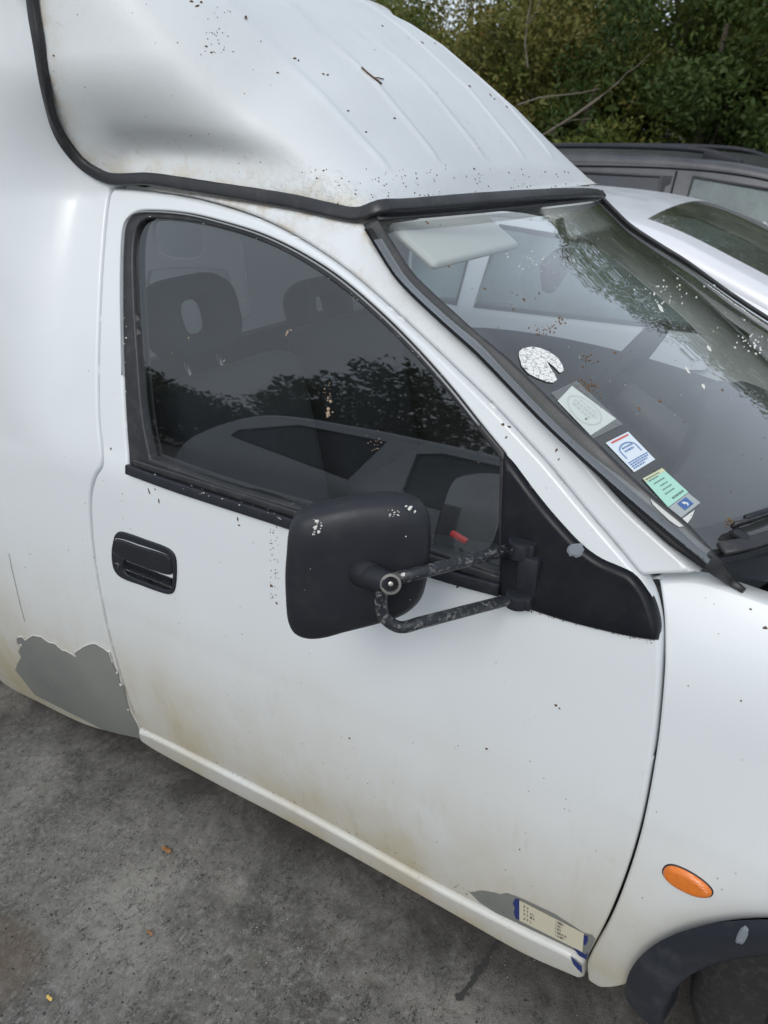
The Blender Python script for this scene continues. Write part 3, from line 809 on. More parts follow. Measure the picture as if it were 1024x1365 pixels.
# wheel-arch trim and wheel
def arch_pt(u, v):
    a = radians(186-192*u); t = v; R = .357-.072*t
    x = arcC[0]+R*cos(a); z = arcC[1]+R*sin(a)
    bul = -.030*sin(pi*min(1, .15+t*.62))**.8
    y = ffend(x, max(z, .2))*(1-t)+fs(x, .5)*t-.004+bul+(.06*max(0, t-.85)/.15)
    return (x, y, z)
at = grid_mesh('wheel_arch_trim', arch_pt, 60, 16, M_ARCH, van)
fix_normals(at)
def liner(u, v):
    a = radians(190-200*u); R = .300; return (arcC[0]+R*cos(a), .03+.30*v, arcC[1]+R*sin(a))
grid_mesh('arch_liner', liner, 40, 4, M_DARK, van)
def wheel(cx_, cz, y0, par, R=.27, name='wheel', s=1, wdt=.16):
    """tyre + rim; y0 outer face, s=+1 means tyre extends towards +y"""
    pr = [(.155, .01), (.18, -.003), (R-.03, -.004), (R-.008, .006), (R, .022), (R, wdt-.02), (R-.02, wdt), (.155, wdt)]
    V1 = []; F1 = []; n = 48
    for i in range(n):
        a = 2*pi*i/n
        for r_, y_ in pr: V1.append((cx_+r_*cos(a), y0+s*y_, cz+r_*sin(a)))
    m = len(pr)
    for i in range(n):
        for j in range(m-1): F1.append((i*m+j, i*m+j+1, ((i+1) % n)*m+j+1, ((i+1) % n)*m+j))
    t = mk(name, V1, F1, M_TYRE, par); fix_normals(t)
    pr2 = [(.0, .035), (.05, .03), (.08, .045), (.14, .03), (.150, .008), (.158, .004), (.158, .03)]
    V1 = []; F1 = []
    m = len(pr2)
    for i in range(n):
        a = 2*pi*i/n
        for r_, y_ in pr2: V1.append((cx_+r_*cos(a), y0+s*y_, cz+r_*sin(a)))
    for i in range(n):
        for j in range(m-1): F1.append((i*m+j, i*m+j+1, ((i+1) % n)*m+j+1, ((i+1) % n)*m+j))
    q = mk('rim', V1, F1, M_RIM, t); fix_normals(q); return t
M_TYRE = rubber('tyre_rubber', (.018, .018, .019), .75, .3, 60)
M_RIM = mat('steel_rim', (.03, .03, .032), .5, .4)
wheel(arcC[0], .262, .055, van, R=.272); wheel(-2.62, .262, .07, van); wheel(arcC[0], .262, W-.07, van, s=-1); wheel(-2.62, .262, W-.07, van, s=-1)

# side marker
mkp = [(883, 1160), (888, 1153), (898, 1152), (918, 1160), (938, 1173), (949, 1184), (951, 1191), (945, 1196), (930, 1195), (912, 1188), (895, 1178), (885, 1168)]
mo = xz(mkp, ffend)
mc = np.mean(mo, 0)
def dome(x, z): return 0
smk = panel('side_marker', mo, ffend, M_AMBER, van, r=.0085, thick=.004, res=.006, off=-.0075, gap=.0008, step=.004)
prop(smk, 'oval amber indicator repeater on the front wing')
panel('marker_gasket', mo, ffend, M_ARCH, smk, r=.001, thick=.003, res=.01, off=-.0015, gap=-.0003, step=.004)

# torn label and peeled strip at the foot of the door
pe = jag([(626, 1189), (640, 1187), (655, 1189), (668, 1192), (676, 1190), (688, 1194)], .7)+[(700, 1199), (740, 1218), (760, 1231), (778, 1243), (790, 1246), (794, 1252), (786, 1268), (782, 1277), (765, 1266), (700, 1235), (660, 1216), (640, 1203)]
bp_ = panel('bare_patch', xz(pe, fdoor), fdoor, M_PRIMER, door, r=0, thick=0, res=.02, off=-.0006, gap=0, curve=False)
prop(bp_, 'grey strip at the foot of the door where the paint has peeled')
for pts in ([(687, 1197), (693, 1198), (693, 1226), (688, 1224), (685, 1215), (687, 1210), (684, 1204)], [(778, 1246), (784, 1247), (784, 1254), (780, 1260), (778, 1258)], [(764, 1262), (772, 1266), (781, 1272), (784, 1268), (782, 1279), (772, 1273)]):
    panel('blue_paint_scrap', xz(jag(pts, .4), fdoor), fdoor, M_BLUE, door, r=0, thick=0, res=.01, off=-.0012, gap=0, curve=False)
bl = xz([(764, 1266), (779, 1279), (780, 1289), (774, 1284), (768, 1277)], fs)
panel('blue_paint_scrap', bl, fs, M_BLUE, van, r=0, thick=0, res=.01, off=-.0135, gap=0, curve=False)
lab = [(693, 1199), (779, 1243), (777, 1268), (693, 1226)]        # TL TR BR BL
lab3 = [Vector(hit(p[0], p[1], fdoor))+Vector((0, -.0018, 0)) for p in lab]
def quadmap(c, u, v): return (c[0]*(1-u)+c[1]*u)*(1-v)+(c[3]*(1-u)+c[2]*u)*v
def decal(name, c, m, par, n=4): return mk(name, [quadmap(c, i/n, j/n) for j in range(n+1) for i in range(n+1)], [(j*(n+1)+i, (j+1)*(n+1)+i, (j+1)*(n+1)+i+1, j*(n+1)+i+1) for j in range(n) for i in range(n)], m, par)
ld = decal('paper_label', lab3, M_TAPE, door); prop(ld, 'cream paper label with rows of small black print, half torn')
def text_mesh(lines, c, m, par, lift, name='lettering'):
    """lines: (text, u, v, height in v units, aspect) laid in the quad c"""
    V1, F1 = [], []
    for s, u0, v0, hv, asp in lines:
        cu = bpy.data.curves.new('t', 'FONT'); cu.body = s; cu.size = 1; cu.resolution_u = 2; cu.offset = .012
        ob = bpy.data.objects.new('t', cu); COL.objects.link(ob); bpy.context.view_layer.update()
        me = ob.evaluated_get(bpy.context.evaluated_depsgraph_get()).to_mesh(); k0 = len(V1)
        for v in me.vertices: V1.append(quadmap(c, u0+v.co.x*hv*asp, v0-v.co.y*hv)+lift)
        for p in me.polygons: F1.append([k0+i for i in p.vertices])
        COL.objects.unlink(ob); bpy.data.objects.remove(ob); bpy.data.curves.remove(cu)
    return mk(name, V1, F1, m, par, smooth=False)
asp = .27
for rows in ([('P  V', .07, .24, .17, asp), ('P  T  A L', .07, .43, .17, asp), ('P  T  M A', .07, .62, .17, asp), ('A  P  L', .07, .83, .17, asp)],
             [('1.0MB1', .57, .17, .16, asp), ('1.AF1', .57, .34, .16, asp), ('1.0E1', .57, .51, .16, asp), ('1.085.0.1E', .57, .69, .16, asp), ('1.10.MT', .57, .86, .16, asp)]):
    text_mesh(rows, lab3, M_INK, door, Vector((0, -.0006, 0)))

# ---- wing mirror on its two arms
wm = mk('wing_mirror', [(0, 0, 0)], [], M_MIR, van) if False else None
eL = aty(384, 765, -.205); eR = aty(572, 745, -.110)
wvec = Vector((eR.x-eL.x, eR.y-eL.y, 0)).normalized(); nvec = Vector((-wvec.y, wvec.x, 0))
if nvec.dot(CAM-eL) < 0: nvec = -nvec
mpx = [(382, 735), (385, 708), (394, 691), (412, 682), (440, 675), (480, 668), (520, 665), (545, 668), (562, 676), (572, 692), (575, 715), (573, 745), (569, 775), (562, 797), (548, 812), (530, 822),
       (500, 831), (460, 841), (430, 849), (408, 850), (392, 843), (384, 828), (381, 800), (380, 765)]
def on_plane(px, py, P0, n): d = ray(px, py); return CAM+d*((P0-CAM).dot(n)/d.dot(n))
mo3 = [on_plane(p[0], p[1], eL+nvec*.012, nvec) for p in mpx]
ctr = sum(mo3, Vector())/len(mo3)
mo3 = [Vector(p) for p in spline([tuple(p) for p in mo3], .006)]
V1 = []; F1 = []; n = len(mo3)
rings = [(.93, -.030), (.985, -.026), (1.0, -.018), (1.0, -.004)]+[(1-.0*a, .0) for a in ()]
for a in np.linspace(0, 1, 12): th = a*pi/2; rings.append((cos(th)**.42 if a < 1 else 0.0, -.004+.026*sin(th)**.85))
for sc_, dp in rings:
    for p in mo3: V1.append(ctr+(p-ctr)*sc_+nvec*dp)
for i in range(len(rings)-1):
    for j in range(n): F1.append((i*n+j, i*n+(j+1) % n, (i+1)*n+(j+1) % n, (i+1)*n+j))
wm = mk('wing_mirror', V1, F1, M_MIR, van)
bm = bmesh.new(); bm.from_mesh(wm.data); bmesh.ops.remove_doubles(bm, verts=bm.verts, dist=1e-5); bmesh.ops.recalc_face_normals(bm, faces=bm.faces); bm.to_mesh(wm.data); bm.free()
prop(wm, 'large black wing mirror seen from its back, on two chipped tubular arms')
mk('mirror_glass', [ctr+(p-ctr)*.93-nvec*.029 for p in mo3], [tuple(range(n))], mat('mirror_silver', (.85, .86, .88), .03, metal=1), wm, smooth=False)
J = aty(514, 775, -.195); B1 = hit(692, 724, fdoor)+Vector((0, -.018, 0)); B2 = hit(688, 791, fdoor)+Vector((0, -.018, 0))
J2 = J+Vector((0, 0, -.055))
up1 = aty(534, 770, J.y+.012)
tube('mirror_arm', [J+(B1-J)*.06, J+(B1-J)*.3, J+(B1-J)*.7, B1], .0082, M_ARM, wm, 14)
e1 = aty(508, 795, J.y); e2 = aty(512, 822, J.y+.002); e3 = aty(533, 836, J.y+.012); e4 = aty(560, 830, J.y+.03)
tube('mirror_arm', [J+Vector((0, 0, -.006)), e1, e2, e3, e4, e4+(B2-e4)*.5, B2], .0078, M_ARM, wm, 14, step=.006)
# pivot cup from the housing to the arm
hc = on_plane(484, 764, ctr+nvec*.020, nvec)
Jn = (J-hc)
def pivot(bm):
    cyl(bm, hc-nvec*.006, hc+(J-hc)*.45, .021, .0165, 28); cyl(bm, hc+(J-hc)*.35, J+(J-hc)*.22, .0165, .0125, 28)
bmo('pivot_cup', pivot, M_MIR, wm, bevel=.0015)
axd = (CAM-J).normalized()*.6+nvec*.4; axd.normalize()
Jf = J+(J-hc)*.22+axd*.002
def ring(bm):
    q = axd.to_track_quat('Z', 'Y').to_matrix().to_4x4(); nn = 28; vs = []
    for i in range(nn):
        a = 2*pi*i/nn
        for r_, h_ in ((.0125, -.006), (.0125, .004), (.0095, .0045), (.0088, -.002)):
            vs.append(bm.verts.new(Jf+(q.to_3x3() @ Vector((r_*cos(a), r_*sin(a), h_)))))
    for i in range(nn):
        for j in range(3): bm.faces.new((vs[i*4+j], vs[i*4+j+1], vs[((i+1) % nn)*4+j+1], vs[((i+1) % nn)*4+j]))
bmo('pivot_ring', ring, mat('worn_ring', (.17, .165, .155), .5, metal=.4), wm)
def bolt(bm): cyl(bm, Jf-axd*.008, Jf+axd*.0005, .0085, .0085, 20); 
bmo('pivot_socket', bolt, M_DARK, wm)
def bolt2(bm): cyl(bm, Jf-axd*.004, Jf+axd*.003, .0042, .0036, 6)
bmo('pivot_bolt', bolt2, M_CHROME, wm, bevel=.0006)
# brackets on the sail
for nm, B, h in (('arm_bracket', B1, .024), ('arm_bracket', B2, .020)):
    def br(bm):
        c = Vector((B.x+.008, B.y+.006, B.z)); cyl(bm, c+Vector((0, 0, -h/2)), c+Vector((0, 0, h/2)), .0175, .0175, 28)
        box(bm, (B.x+.018, B.y+.010, B.z-.000), (.022, .026, h*.96))
    bmo(nm, br, M_PLA, wm, bevel=.0028)

def hb(bm): box(bm, ((B1.x+B2.x)/2+.020, (B1.y+B2.y)/2+.012, (B1.z+B2.z)/2), (.030, .022, B1.z-B2.z-.01))
bmo('hinge_block', hb, M_PLA, wm, bevel=.005)
# ---- cab interior
def dash(u, v):
    p = screen(u*.94+.03, 1); a = v
    prof_ = [(-.02, -.015), (-.10, .0), (-.22, .01), (-.30, -.02), (-.34, -.10), (-.33, -.35)]
    i = a*(len(prof_)-1); k0 = int(min(i, len(prof_)-2)); f = i-k0
    dx = prof_[k0][0]*(1-f)+prof_[k0+1][0]*f; dz = prof_[k0][1]*(1-f)+prof_[k0+1][1]*f
    bmp = .06*math.exp(-((p.y-.93)/.17)**4)*math.exp(-((a-.5)/.28)**4)
    return (p.x*.9+dx-.02, p.y, p.z-.10+dz+bmp)
grid_mesh('dashboard', dash, 50, 40, M_TRIM, van, flip=True)
def seat(yc, xc, drop):
    o = None
    def cushion(bm): box(bm, (xc+.28, yc, .56), (.50, .46, .16), Matrix.Rotation(-.12, 3, 'Y'))
    st_ = bmo('seat', cushion, M_SEAT, van, bevel=.05, seg=4)
    def back(bm): box(bm, (xc-.07, yc, .78), (.14, .44, .50), Matrix.Rotation(-.20, 3, 'Y'))
    bmo('seat_back', back, M_SEAT, st_, bevel=.055, seg=4)
    # headrest with its opening
    n = 40; rot = Matrix.Rotation(-.22, 3, 'Y'); c = Vector((xc-.20, yc, 1.125-drop)); vs = []; fs_ = []
    def lp(w_, h_, e, a): return (w_*math.copysign(abs(cos(a))**e, cos(a)), h_*math.copysign(abs(sin(a))**e, sin(a)))
    loops = [(.122, .088, -.02), (.122, .088, .02), (.110, .078, .042), (.068, .052, .044), (.055, .040, .03), (.052, .036, 0), (.055, .040, -.03), (.068, .052, -.044), (.110, .078, -.042)]
    for w_, h_, t in loops:
        for i in range(n): yy, zz = lp(w_, h_, .62, 2*pi*i/n); vs.append(c+rot @ Vector((t, yy, zz)))
    m = len(loops)
    for j in range(m):
        for i in range(n): fs_.append((j*n+i, j*n+(i+1) % n, ((j+1) % m)*n+(i+1) % n, ((j+1) % m)*n+i))
    hr = mk('headrest', vs, fs_, M_SEAT, st_); fix_normals(hr)
    for s in (-1, 1):
        tube('headrest_post', [c+rot @ Vector((0, .05*s, -.08)), c+rot @ Vector((0, .05*s, -.17))], .006, M_CHROME, st_, 8)
    return st_
seat(.36, -1.08, 0); seat(.96, -1.18, .09)
# steering wheel
M_WHL = mat('wheel_rubber', (.008, .008, .009), .7, .2)
sc_ = Vector((-.495, .91, .955)); ax = Vector((-.86, 0, .52)).normalized()
q = ax.to_track_quat('Z', 'Y').to_matrix()
ringp = [sc_+q @ Vector((.175*cos(a), .175*sin(a), 0)) for a in np.linspace(0, 2*pi, 41)[:-1]]
V1 = []; F1 = []; n = 40; m = 10
for i, p in enumerate(ringp):
    rd = (p-sc_).normalized()
    for j in range(m): a = 2*pi*j/m; V1.append(p+rd*.017*cos(a)+ax*.017*sin(a))
for i in range(n):
    for j in range(m): F1.append((i*m+j, i*m+(j+1) % m, ((i+1) % n)*m+(j+1) % m, ((i+1) % n)*m+j))
swl = mk('steering_wheel', V1, F1, M_WHL, van); fix_normals(swl)
def hub(bm): box(bm, sc_-ax*.015, (.12, .10, .03), q); 
bmo('wheel_hub', hub, M_WHL, swl, bevel=.012, seg=3)
for a in (radians(100), radians(260), radians(0)):
    tube('wheel_spoke', [sc_-ax*.012, sc_+q @ Vector((.172*cos(a), .172*sin(a), 0))], .018, M_WHL, swl, 8)
def col_(bm): cyl(bm, sc_-ax*.02, sc_-ax*.28, .035, .05, 20)
bmo('steering_column', col_, M_TRIM, swl)
# interior mirror, visors, roof lining
def rvm(bm): box(bm, screen(.5, .13, -.075)+Vector((-.03, .02, 0)), (.03, .21, .062), Matrix.Rotation(.25, 3, 'Z') @ Matrix.Rotation(-.2, 3, 'Y'))
im = bmo('interior_mirror', rvm, M_TRIM, van, bevel=.014, seg=4)
tube('mirror_stalk', [screen(.5, .13, -.06), screen(.5, .04, -.01)], .008, M_TRIM, im, 8)
for s0, nm in ((.20, 0), (.78, 1)):
    def vis(bm): box(bm, screen(s0, .035, -.030)+Vector((-.02, 0, 0)), (.016, .31, .10), Matrix.Rotation(-.98, 3, 'Y'))
    bmo('sun_visor', vis, M_VISOR, van, bevel=.008, seg=3)
def lining(u, v): return (-.70-u*.75+.06*4*v*(1-v), .19+(W-.38)*v, 1.35+.02*4*v*(1-v))
grid_mesh('roof_lining', lining, 10, 12, mat('lining_cloth', (.25, .25, .25), .9), van)
# load space wall with its openings, seen behind the seats
iw = [(193, 292), (193, 292), (315, 298), (315, 298), (324, 360), (331, 424), (331, 424), (317, 424), (317, 424), (308, 378), (300, 360), (200, 362), (196, 380), (192, 380), (192, 380)]
yw = W-.17
def plane_xz(pts, y): return [(aty(p[0], p[1], y).x, aty(p[0], p[1], y).z) for p in pts]
panel('load_wall', plane_xz(iw, yw), lambda x, z: yw, mat('inner_white', (.85, .86, .86), .6), van, holes=[plane_xz([(206, 297), (262, 300), (266, 340), (212, 336)], yw)], r=.004, thick=.01, res=.1, gap=0)
def bulk(bm): box(bm, (-1.52, YC, .62), (.03, W-.12, .72)); box(bm, (-1.6, YC, .25), (1.9, W-.1, .02))
bmo('bulkhead', bulk, M_TRIM, van)
def belt(bm): 
    a = aty(181, 450, .11); b = aty(196, 608, .10); 
sb0 = [aty(180, 446, .085), aty(186, 520, .08), aty(195, 606, .075)]
sweep('seat_belt', spline([tuple(p) for p in sb0], .03, False), [Vector((.5, -.8, 0)).normalized()]*len(spline([tuple(p) for p in sb0], .03, False)), rsec(.012, .002), mat('belt_web', (.42, .42, .40), .8), van)
def redm(bm): box(bm, aty(612, 716, .12), (.03, .01, .008), Matrix.Rotation(.3, 3, 'Y'))
bmo('red_lever', redm, mat('red_plastic', (.5, .03, .03), .4), van, bevel=.002)
def floorb(bm): box(bm, (-.75, YC, .32), (1.5, W-.14, .03)); box(bm, (-.05, YC, .6), (.03, W-.14, .6))
bmo('cab_floor', floorb, M_DARK, van)

bpy.context.view_layer.update()
DG = bpy.context.evaluated_depsgraph_get()
def pick(px, py, only=None):
    """first surface met by the sight line through (px,py)"""
    o0 = CAM.copy(); d = ray(px, py)
    for _ in range(12):
        ok, loc, nn, idx, ob, mt_ = SC.ray_cast(DG, o0, d)
        if not ok: return None
        if only is None or ob.name.split('.')[0] in only:
            if nn.dot(d) > 0: nn = -nn
            return loc, nn, ob
        o0 = loc+d*.0005
    return None
# ---- stickers behind the screen
def on_screen(pts, depth=.004):
    out = []
    for p in pts:
        r_ = pick(p[0], p[1], ('windscreen',))
        if r_: out.append(r_[0]-r_[1]*depth)
        else: out.append(None)
    return out
def cracked():
    m = mat('cracked_white_sticker', (.72, .72, .70), .5); k = NB(m)
    v = k.n('ShaderNodeTexVoronoi', feature='DISTANCE_TO_EDGE'); v.inputs['Scale'].default_value = 120; v.inputs['Randomness'].default_value = 1
    nz = k.n('ShaderNodeTexNoise'); nz.inputs['Scale'].default_value = 55; nz.inputs['Detail'].default_value = 5; k.l(k.co(), nz.inputs['Vector'])
    va = k.n('ShaderNodeVectorMath', operation='ADD'); vs = k.n('ShaderNodeVectorMath', operation='SCALE'); vs.inputs['Scale'].default_value = .022
    k.l(nz.outputs['Color'], vs.inputs[0]); k.l(k.co(), va.inputs[0]); k.l(vs.outputs[0], va.inputs[1]); k.l(va.outputs[0], v.inputs['Vector'])
    c = k.mix(k.ramp(v.outputs['Distance'], .055, .01), (.74, .74, .72), (.16, .16, .16))
    k.col(k.mix(k.ramp(k.noise(60, 3), .62, .68), c, (.35, .22, .12))); return m
def poly_sticker(name, pts, m, label, depth=-.0015, par=ws):
    P = on_screen(pts, depth); c = sum(P, Vector())/len(P)
    V2 = P+[c]; F2 = [(i, (i+1) % len(P), len(P)) for i in range(len(P))]
    # concave shapes: fill as one polygon
    return prop(mk(name, P, [tuple(range(len(P)))], m, par, smooth=False), label)
rs_px = [(691, 474), (692, 469), (697, 465), (709, 463), (720, 465), (732, 470), (743, 478), (749, 487), (751, 495), (746, 498), (738, 490), (728, 482), (733, 491), (739, 500), (742, 507), (737, 511), (728, 510), (716, 505), (704, 499), (695, 489)]
poly_sticker('round_sticker', rs_px, cracked(), 'round white sticker, crazed and with a wedge missing')
M_SLEEVE = glass('plastic_sleeve', (.90, .92, .91), .10, (.6, .62, .6))
poly_sticker('plastic_sleeve', [(734, 525), (768, 509), (829, 567), (790, 586)], M_SLEEVE, 'clear plastic sleeve round the blank white paper', -.0024)
M_PAPER = mat('white_paper', (.74, .76, .74), .6)
pq = on_screen([(762, 515), (821, 559), (787, 581), (743, 535)], -.0010)
d1 = decal('paper_card', pq, M_PAPER, ws); prop(d1, 'white paper card with a faint grey round stamp')
def flat_shapes(name, c, shapes, m, par, lift):
    V2, F2 = [], []
    for poly in shapes:
        k0 = len(V2); V2 += [quadmap(c, u, v)+lift for u, v in poly]; F2.append(tuple(range(k0, k0+len(poly))))
    return mk(name, V2, F2, m, par, smooth=False)
nW = Vector((.5, 0, .86))
def ring_sh(cu, cv, ru, rv, wdt, a0=0, a1=360, n=28):
    out = []
    for i in range(n):
        a, b = radians(a0+(a1-a0)*i/n), radians(a0+(a1-a0)*(i+1)/n)
        out.append([(cu+ru*cos(a), cv+rv*sin(a)), (cu+ru*cos(b), cv+rv*sin(b)), (cu+(ru-wdt)*cos(b), cv+(rv-wdt)*sin(b)), (cu+(ru-wdt)*cos(a), cv+(rv-wdt)*sin(a))])
    return out
M_PALE = mat('pale_grey_ink', (.56, .60, .58), .6)
def words(u0, u1, v, h, n=6):
    out = []; u = u0
    while u < u1:
        L = random.uniform(.04, .11); out.append([(u, v-h/2), (min(u+L, u1), v-h/2), (min(u+L, u1), v+h/2), (u, v+h/2)]); u += L+.025
    return out
flat_shapes('round_stamp', pq, ring_sh(.5, .52, .40, .42, .03)+words(.22, .78, .45, .10)+words(.25, .7, .6, .08)+words(.3, .75, .30, .05), M_PALE, d1, nW*.0006)
s2 = on_screen([(807, 591), (837, 576), (873, 613), (845, 630)], -.0010)
d2 = decal('parking_permit', s2, mat('bluish_paper', (.62, .68, .74), .5), ws); prop(d2, 'small white card with a blue drawing and blue print')
# in this quad u runs down the photograph's right, v towards the lower right
M_BI = mat('blue_ink', (.10, .20, .42), .6); M_RI = mat('red_ink', (.55, .12, .10), .6)
s2r = [s2[0], s2[1], s2[2], s2[3]]
flat_shapes('red_heading', s2r, [[(.15, .05), (.9, .05), (.9, .10), (.15, .10)]], M_RI, d2, nW*.0006)
flat_shapes('blue_print', s2r, ring_sh(.50, .42, .36, .20, .035, 180, 360)+[[(.14, .40), (.18, .40), (.18, .62), (.14, .62)], [(.82, .40), (.86, .40), (.86, .62), (.82, .62)]]+words(.3, .75, .34, .05)+words(.3, .7, .44, .05)+words(.08, .95, .74, .035)+words(.08, .9, .80, .035)+words(.08, .8, .86, .035)+words(.08, .6, .92, .035), M_BI, d2, nW*.0006)
s3 = on_screen([(856, 639), (882, 625), (917, 657), (890, 677)], -.0014)
d3 = decal('insurance_slip', s3, mat('green_paper', (.36, .62, .52), .55), ws); prop(d3, 'green slip with rows of dark print low on the windscreen')
M_GI = mat('grey_green_ink', (.12, .20, .18), .6)
flat_shapes('dark_print', s3, words(.06, .75, .07, .04)+words(.12, .6, .15, .03)+words(.2, .75, .28, .035)+words(.35, .7, .42, .035)+words(.3, .75, .55, .035)+words(.25, .7, .68, .035)+words(.35, .9, .88, .06), M_GI, d3, nW*.0006)
flat_shapes('yellow_band', s3, [[(0, 0), (1, 0), (1, .12), (0, .12)]], mat('yellowish_paper', (.55, .56, .36), .6), d3, nW*.0003)
s4 = on_screen([(890, 678), (917, 658), (933, 671), (906, 692)], -.0014)
d4 = decal('holder_foot', s4, mat('greyish_plastic', (.34, .37, .37), .4), ws); prop(d4, 'grey foot of the slip holder with a blue square')
flat_shapes('blue_square', s4, [[(.35, .12), (.78, .12), (.78, .78), (.35, .78)]], mat('blue_square_ink', (.05, .12, .32), .5), d4, nW*.0006)
flat_shapes('pale_figure', s4, [[(.48, .25), (.56, .25), (.66, .5), (.60, .66), (.54, .66), (.58, .5), (.5, .45)]], M_PALE, d4, nW*.0009)
poly_sticker('rounded_sticker', [(867, 666), (872, 663), (880, 672), (890, 681), (904, 694), (912, 690), (926, 680), (922, 690), (914, 701), (905, 703), (893, 695), (880, 683), (870, 673)], mat('soft_white', (.60, .60, .57), .6), 'white sticker corner peeping out below the green slip', -.0006)

# ---- marks, droppings and flecks lying on the van
def blob(cx_, cy, r_, squash=1., rot=0., n=9, rough_=.35):
    if r_ > .008: n, rough_ = 18, .16
    out = []
    for i in range(n):
        a = 2*pi*i/n; rr = r_*(1+random.uniform(-rough_, rough_)); x = rr*cos(a); y = rr*sin(a)*squash
        out.append((cx_+x*cos(rot)-y*sin(rot), cy+x*sin(rot)+y*cos(rot)))
    return out
def flecks(name, items, m, lift=.0008, th=.0008, only=None):
    V2, F2 = [], []
    for (px, py, r_, sq, rt) in items:
        R0 = pick(px, py, only)
        if not R0: continue
        loc, nn, ob = R0; 
        t1 = nn.cross(Vector((0, 0, 1))).normalized() if abs(nn.z) < .95 else Vector((1, 0, 0)); t2 = nn.cross(t1)
        dist = (loc-CAM).length; R = r_/FPX*dist
        k0 = len(V2); b = blob(0, 0, R, sq, rt)
        for x, y in b: V2.append(loc+t1*x+t2*y+nn*.0001)
        for x, y in b: V2.append(loc+t1*x*.7+t2*y*.7+nn*(lift+th*random.random()))
        n = len(b); F2.append(tuple(range(k0+n, k0+2*n)))
        for i in range(n): F2.append((k0+i, k0+(i+1) % n, k0+n+(i+1) % n, k0+n+i))
    o = mk(name, V2, F2, m, van, smooth=False); fix_normals(o); o['kind'] = 'stuff'; return o
R_ = random.uniform
cap_on = ('roof_cap',); door_on = ('door', 'front_wing', 'windscreen_pillar')
brown = [(393, 78, 2.5, .6, .4), (398, 81, 2, .5, 1), (437, 100, 2, .6, .5), (431, 99, 1.5, .8, 0), (370, 97, 1.6, .8, 0), (263, 8, 3, .5, .5), (255, 2, 2, .7, 0), (268, 3, 2, .7, 0), (328, 23, 3.2, .5, .9), (275, 62, 1.5, .8, 0), (282, 70, 1.5, .8, 0), (464, 148, 1.6, .8, 0), (488, 176, 1.6, .8, 0), (510, 35, 2, .8, 0), (563, 57, 2.5, .8, 0), (580, 58, 2, .8, 0),
         (626, 115, 3, .6, .7), (654, 127, 3.2, .5, .8), (659, 132, 2, .6, 0), (676, 143, 2.6, .7, 0), (526, 158, 2, .7, 0), (72, 74, 1.5, .8, 0), (142, 287, 1.6, .8, 0), (142, 330, 1.6, .8, 0)]
for i in range(26): brown.append((285+R_(-18, 18)+i*.3, 30+R_(-25, 45), R_(.35, .8), .7, 0))
for i in range(70): brown.append((R_(500, 770), R_(225, 262), R_(.5, 1.6), .5, R_(0, 3)))
for i in range(30): brown.append((R_(380, 560), R_(225, 275), R_(.5, 1.5), .6, R_(0, 3)))
for i in range(30): brown.append((R_(80, 760), R_(5, 240), R_(.3, .7), .8, 0))
M_BROWN = mat('brown_grit', (.10, .06, .035), .8)
flecks('roof_grit', brown, M_BROWN, only=cap_on)
dd_ = [(199, 655, 4, .25, 1.9), (212, 668, 3.2, .3, 1.6), (317, 692, 3, .4, 1.7), (319, 700, 2.5, .5, 0), (362, 781, 2.6, .8, 0), (369, 804, 2, .8, 0), (364, 796, 1.2, .8, 0), (671, 566, 2.4, .7, 0), (679, 569, 3, .5, 0), (675, 583, 2, .5, 1), (742, 600, 3, .5, 1), (745, 612, 2, .5, 1), (741, 940, 2, .8, 0), (746, 944, 1.4, .8, 0), (649, 998, 1.8, .8, 0), (693, 1132, 1.2, .8, 0), (1020, 837, 2.4, .8, 0), (1001, 812, 1.5, .8, 0), (988, 934, 1.2, .8, 0), (610, 782, 2.4, .8, 0), (207, 652, 1, 1, 0), (148, 598, 1.5, 1, 0), (577, 412, 3, .6, .5), (583, 417, 3, .6, 1.5), (572, 408, 2, .6, 0), (600, 402, 3, .5, 0), (607, 408, 2, .5, 0), (466, 984, 1.4, .8, 0)]
for i in range(40): dd_.append((R_(360, 372), R_(700, 800), R_(.4, .9), .8, 0))
for i in range(70): dd_.append((R_(20, 1020), R_(600, 1200), R_(.3, .7), .8, 0))
for i in range(22): dd_.append((R_(560, 860), R_(380, 760), R_(.4, 1.0), .8, 0))
for i in range(60):
    t = R_(0, 1); dd_.append((706+t*168, 813+t*42+R_(-1, 4), R_(.4, 1.1), .7, 0))
for i in range(40): t = R_(0, 1); dd_.append((200+t*570, 975+t*291+R_(-6, 2), R_(.4, 1.3), .6, .5))
flecks('door_grit', dd_, M_BROWN, only=door_on+('rear_side_panel', 'window_seal', 'windscreen_seal'))
wsf = [(569, 297, 3.5, .35, 2), (575, 289, 2, .5, 0), (598, 355, 2, .8, 0), (647, 385, 2.2, .8, 0), (820, 470, 2.4, .8, 0), (800, 545, 1.5, .8, 0), (781, 559, 3, .7, 1), (813, 585, 2, .8, 0), (852, 545, 3, .6, 1), (880, 535, 3, .6, 1), (972, 692, 2.5, .8, 0), (975, 700, 3, .6, 1), (963, 520, 2, .8, 0)]
for cx_, cy, n_, sx_, sy_ in ((783, 515, 46, 16, 12), (724, 440, 26, 14, 7), (745, 428, 14, 8, 6), (785, 480, 14, 10, 6), (975, 697, 20, 9, 6), (700, 400, 8, 30, 20)):
    for i in range(n_): wsf.append((random.gauss(cx_, sx_*.5), random.gauss(cy, sy_*.5)+0, R_(.6, 1.9), .6, R_(0, 3)))
for i in range(60): wsf.append((R_(520, 1020), R_(280, 700), R_(.3, .9), .8, 0))
flecks('windscreen_grit', wsf, mat('leaf_crumbs', (.16, .095, .05), .8), only=('windscreen',))
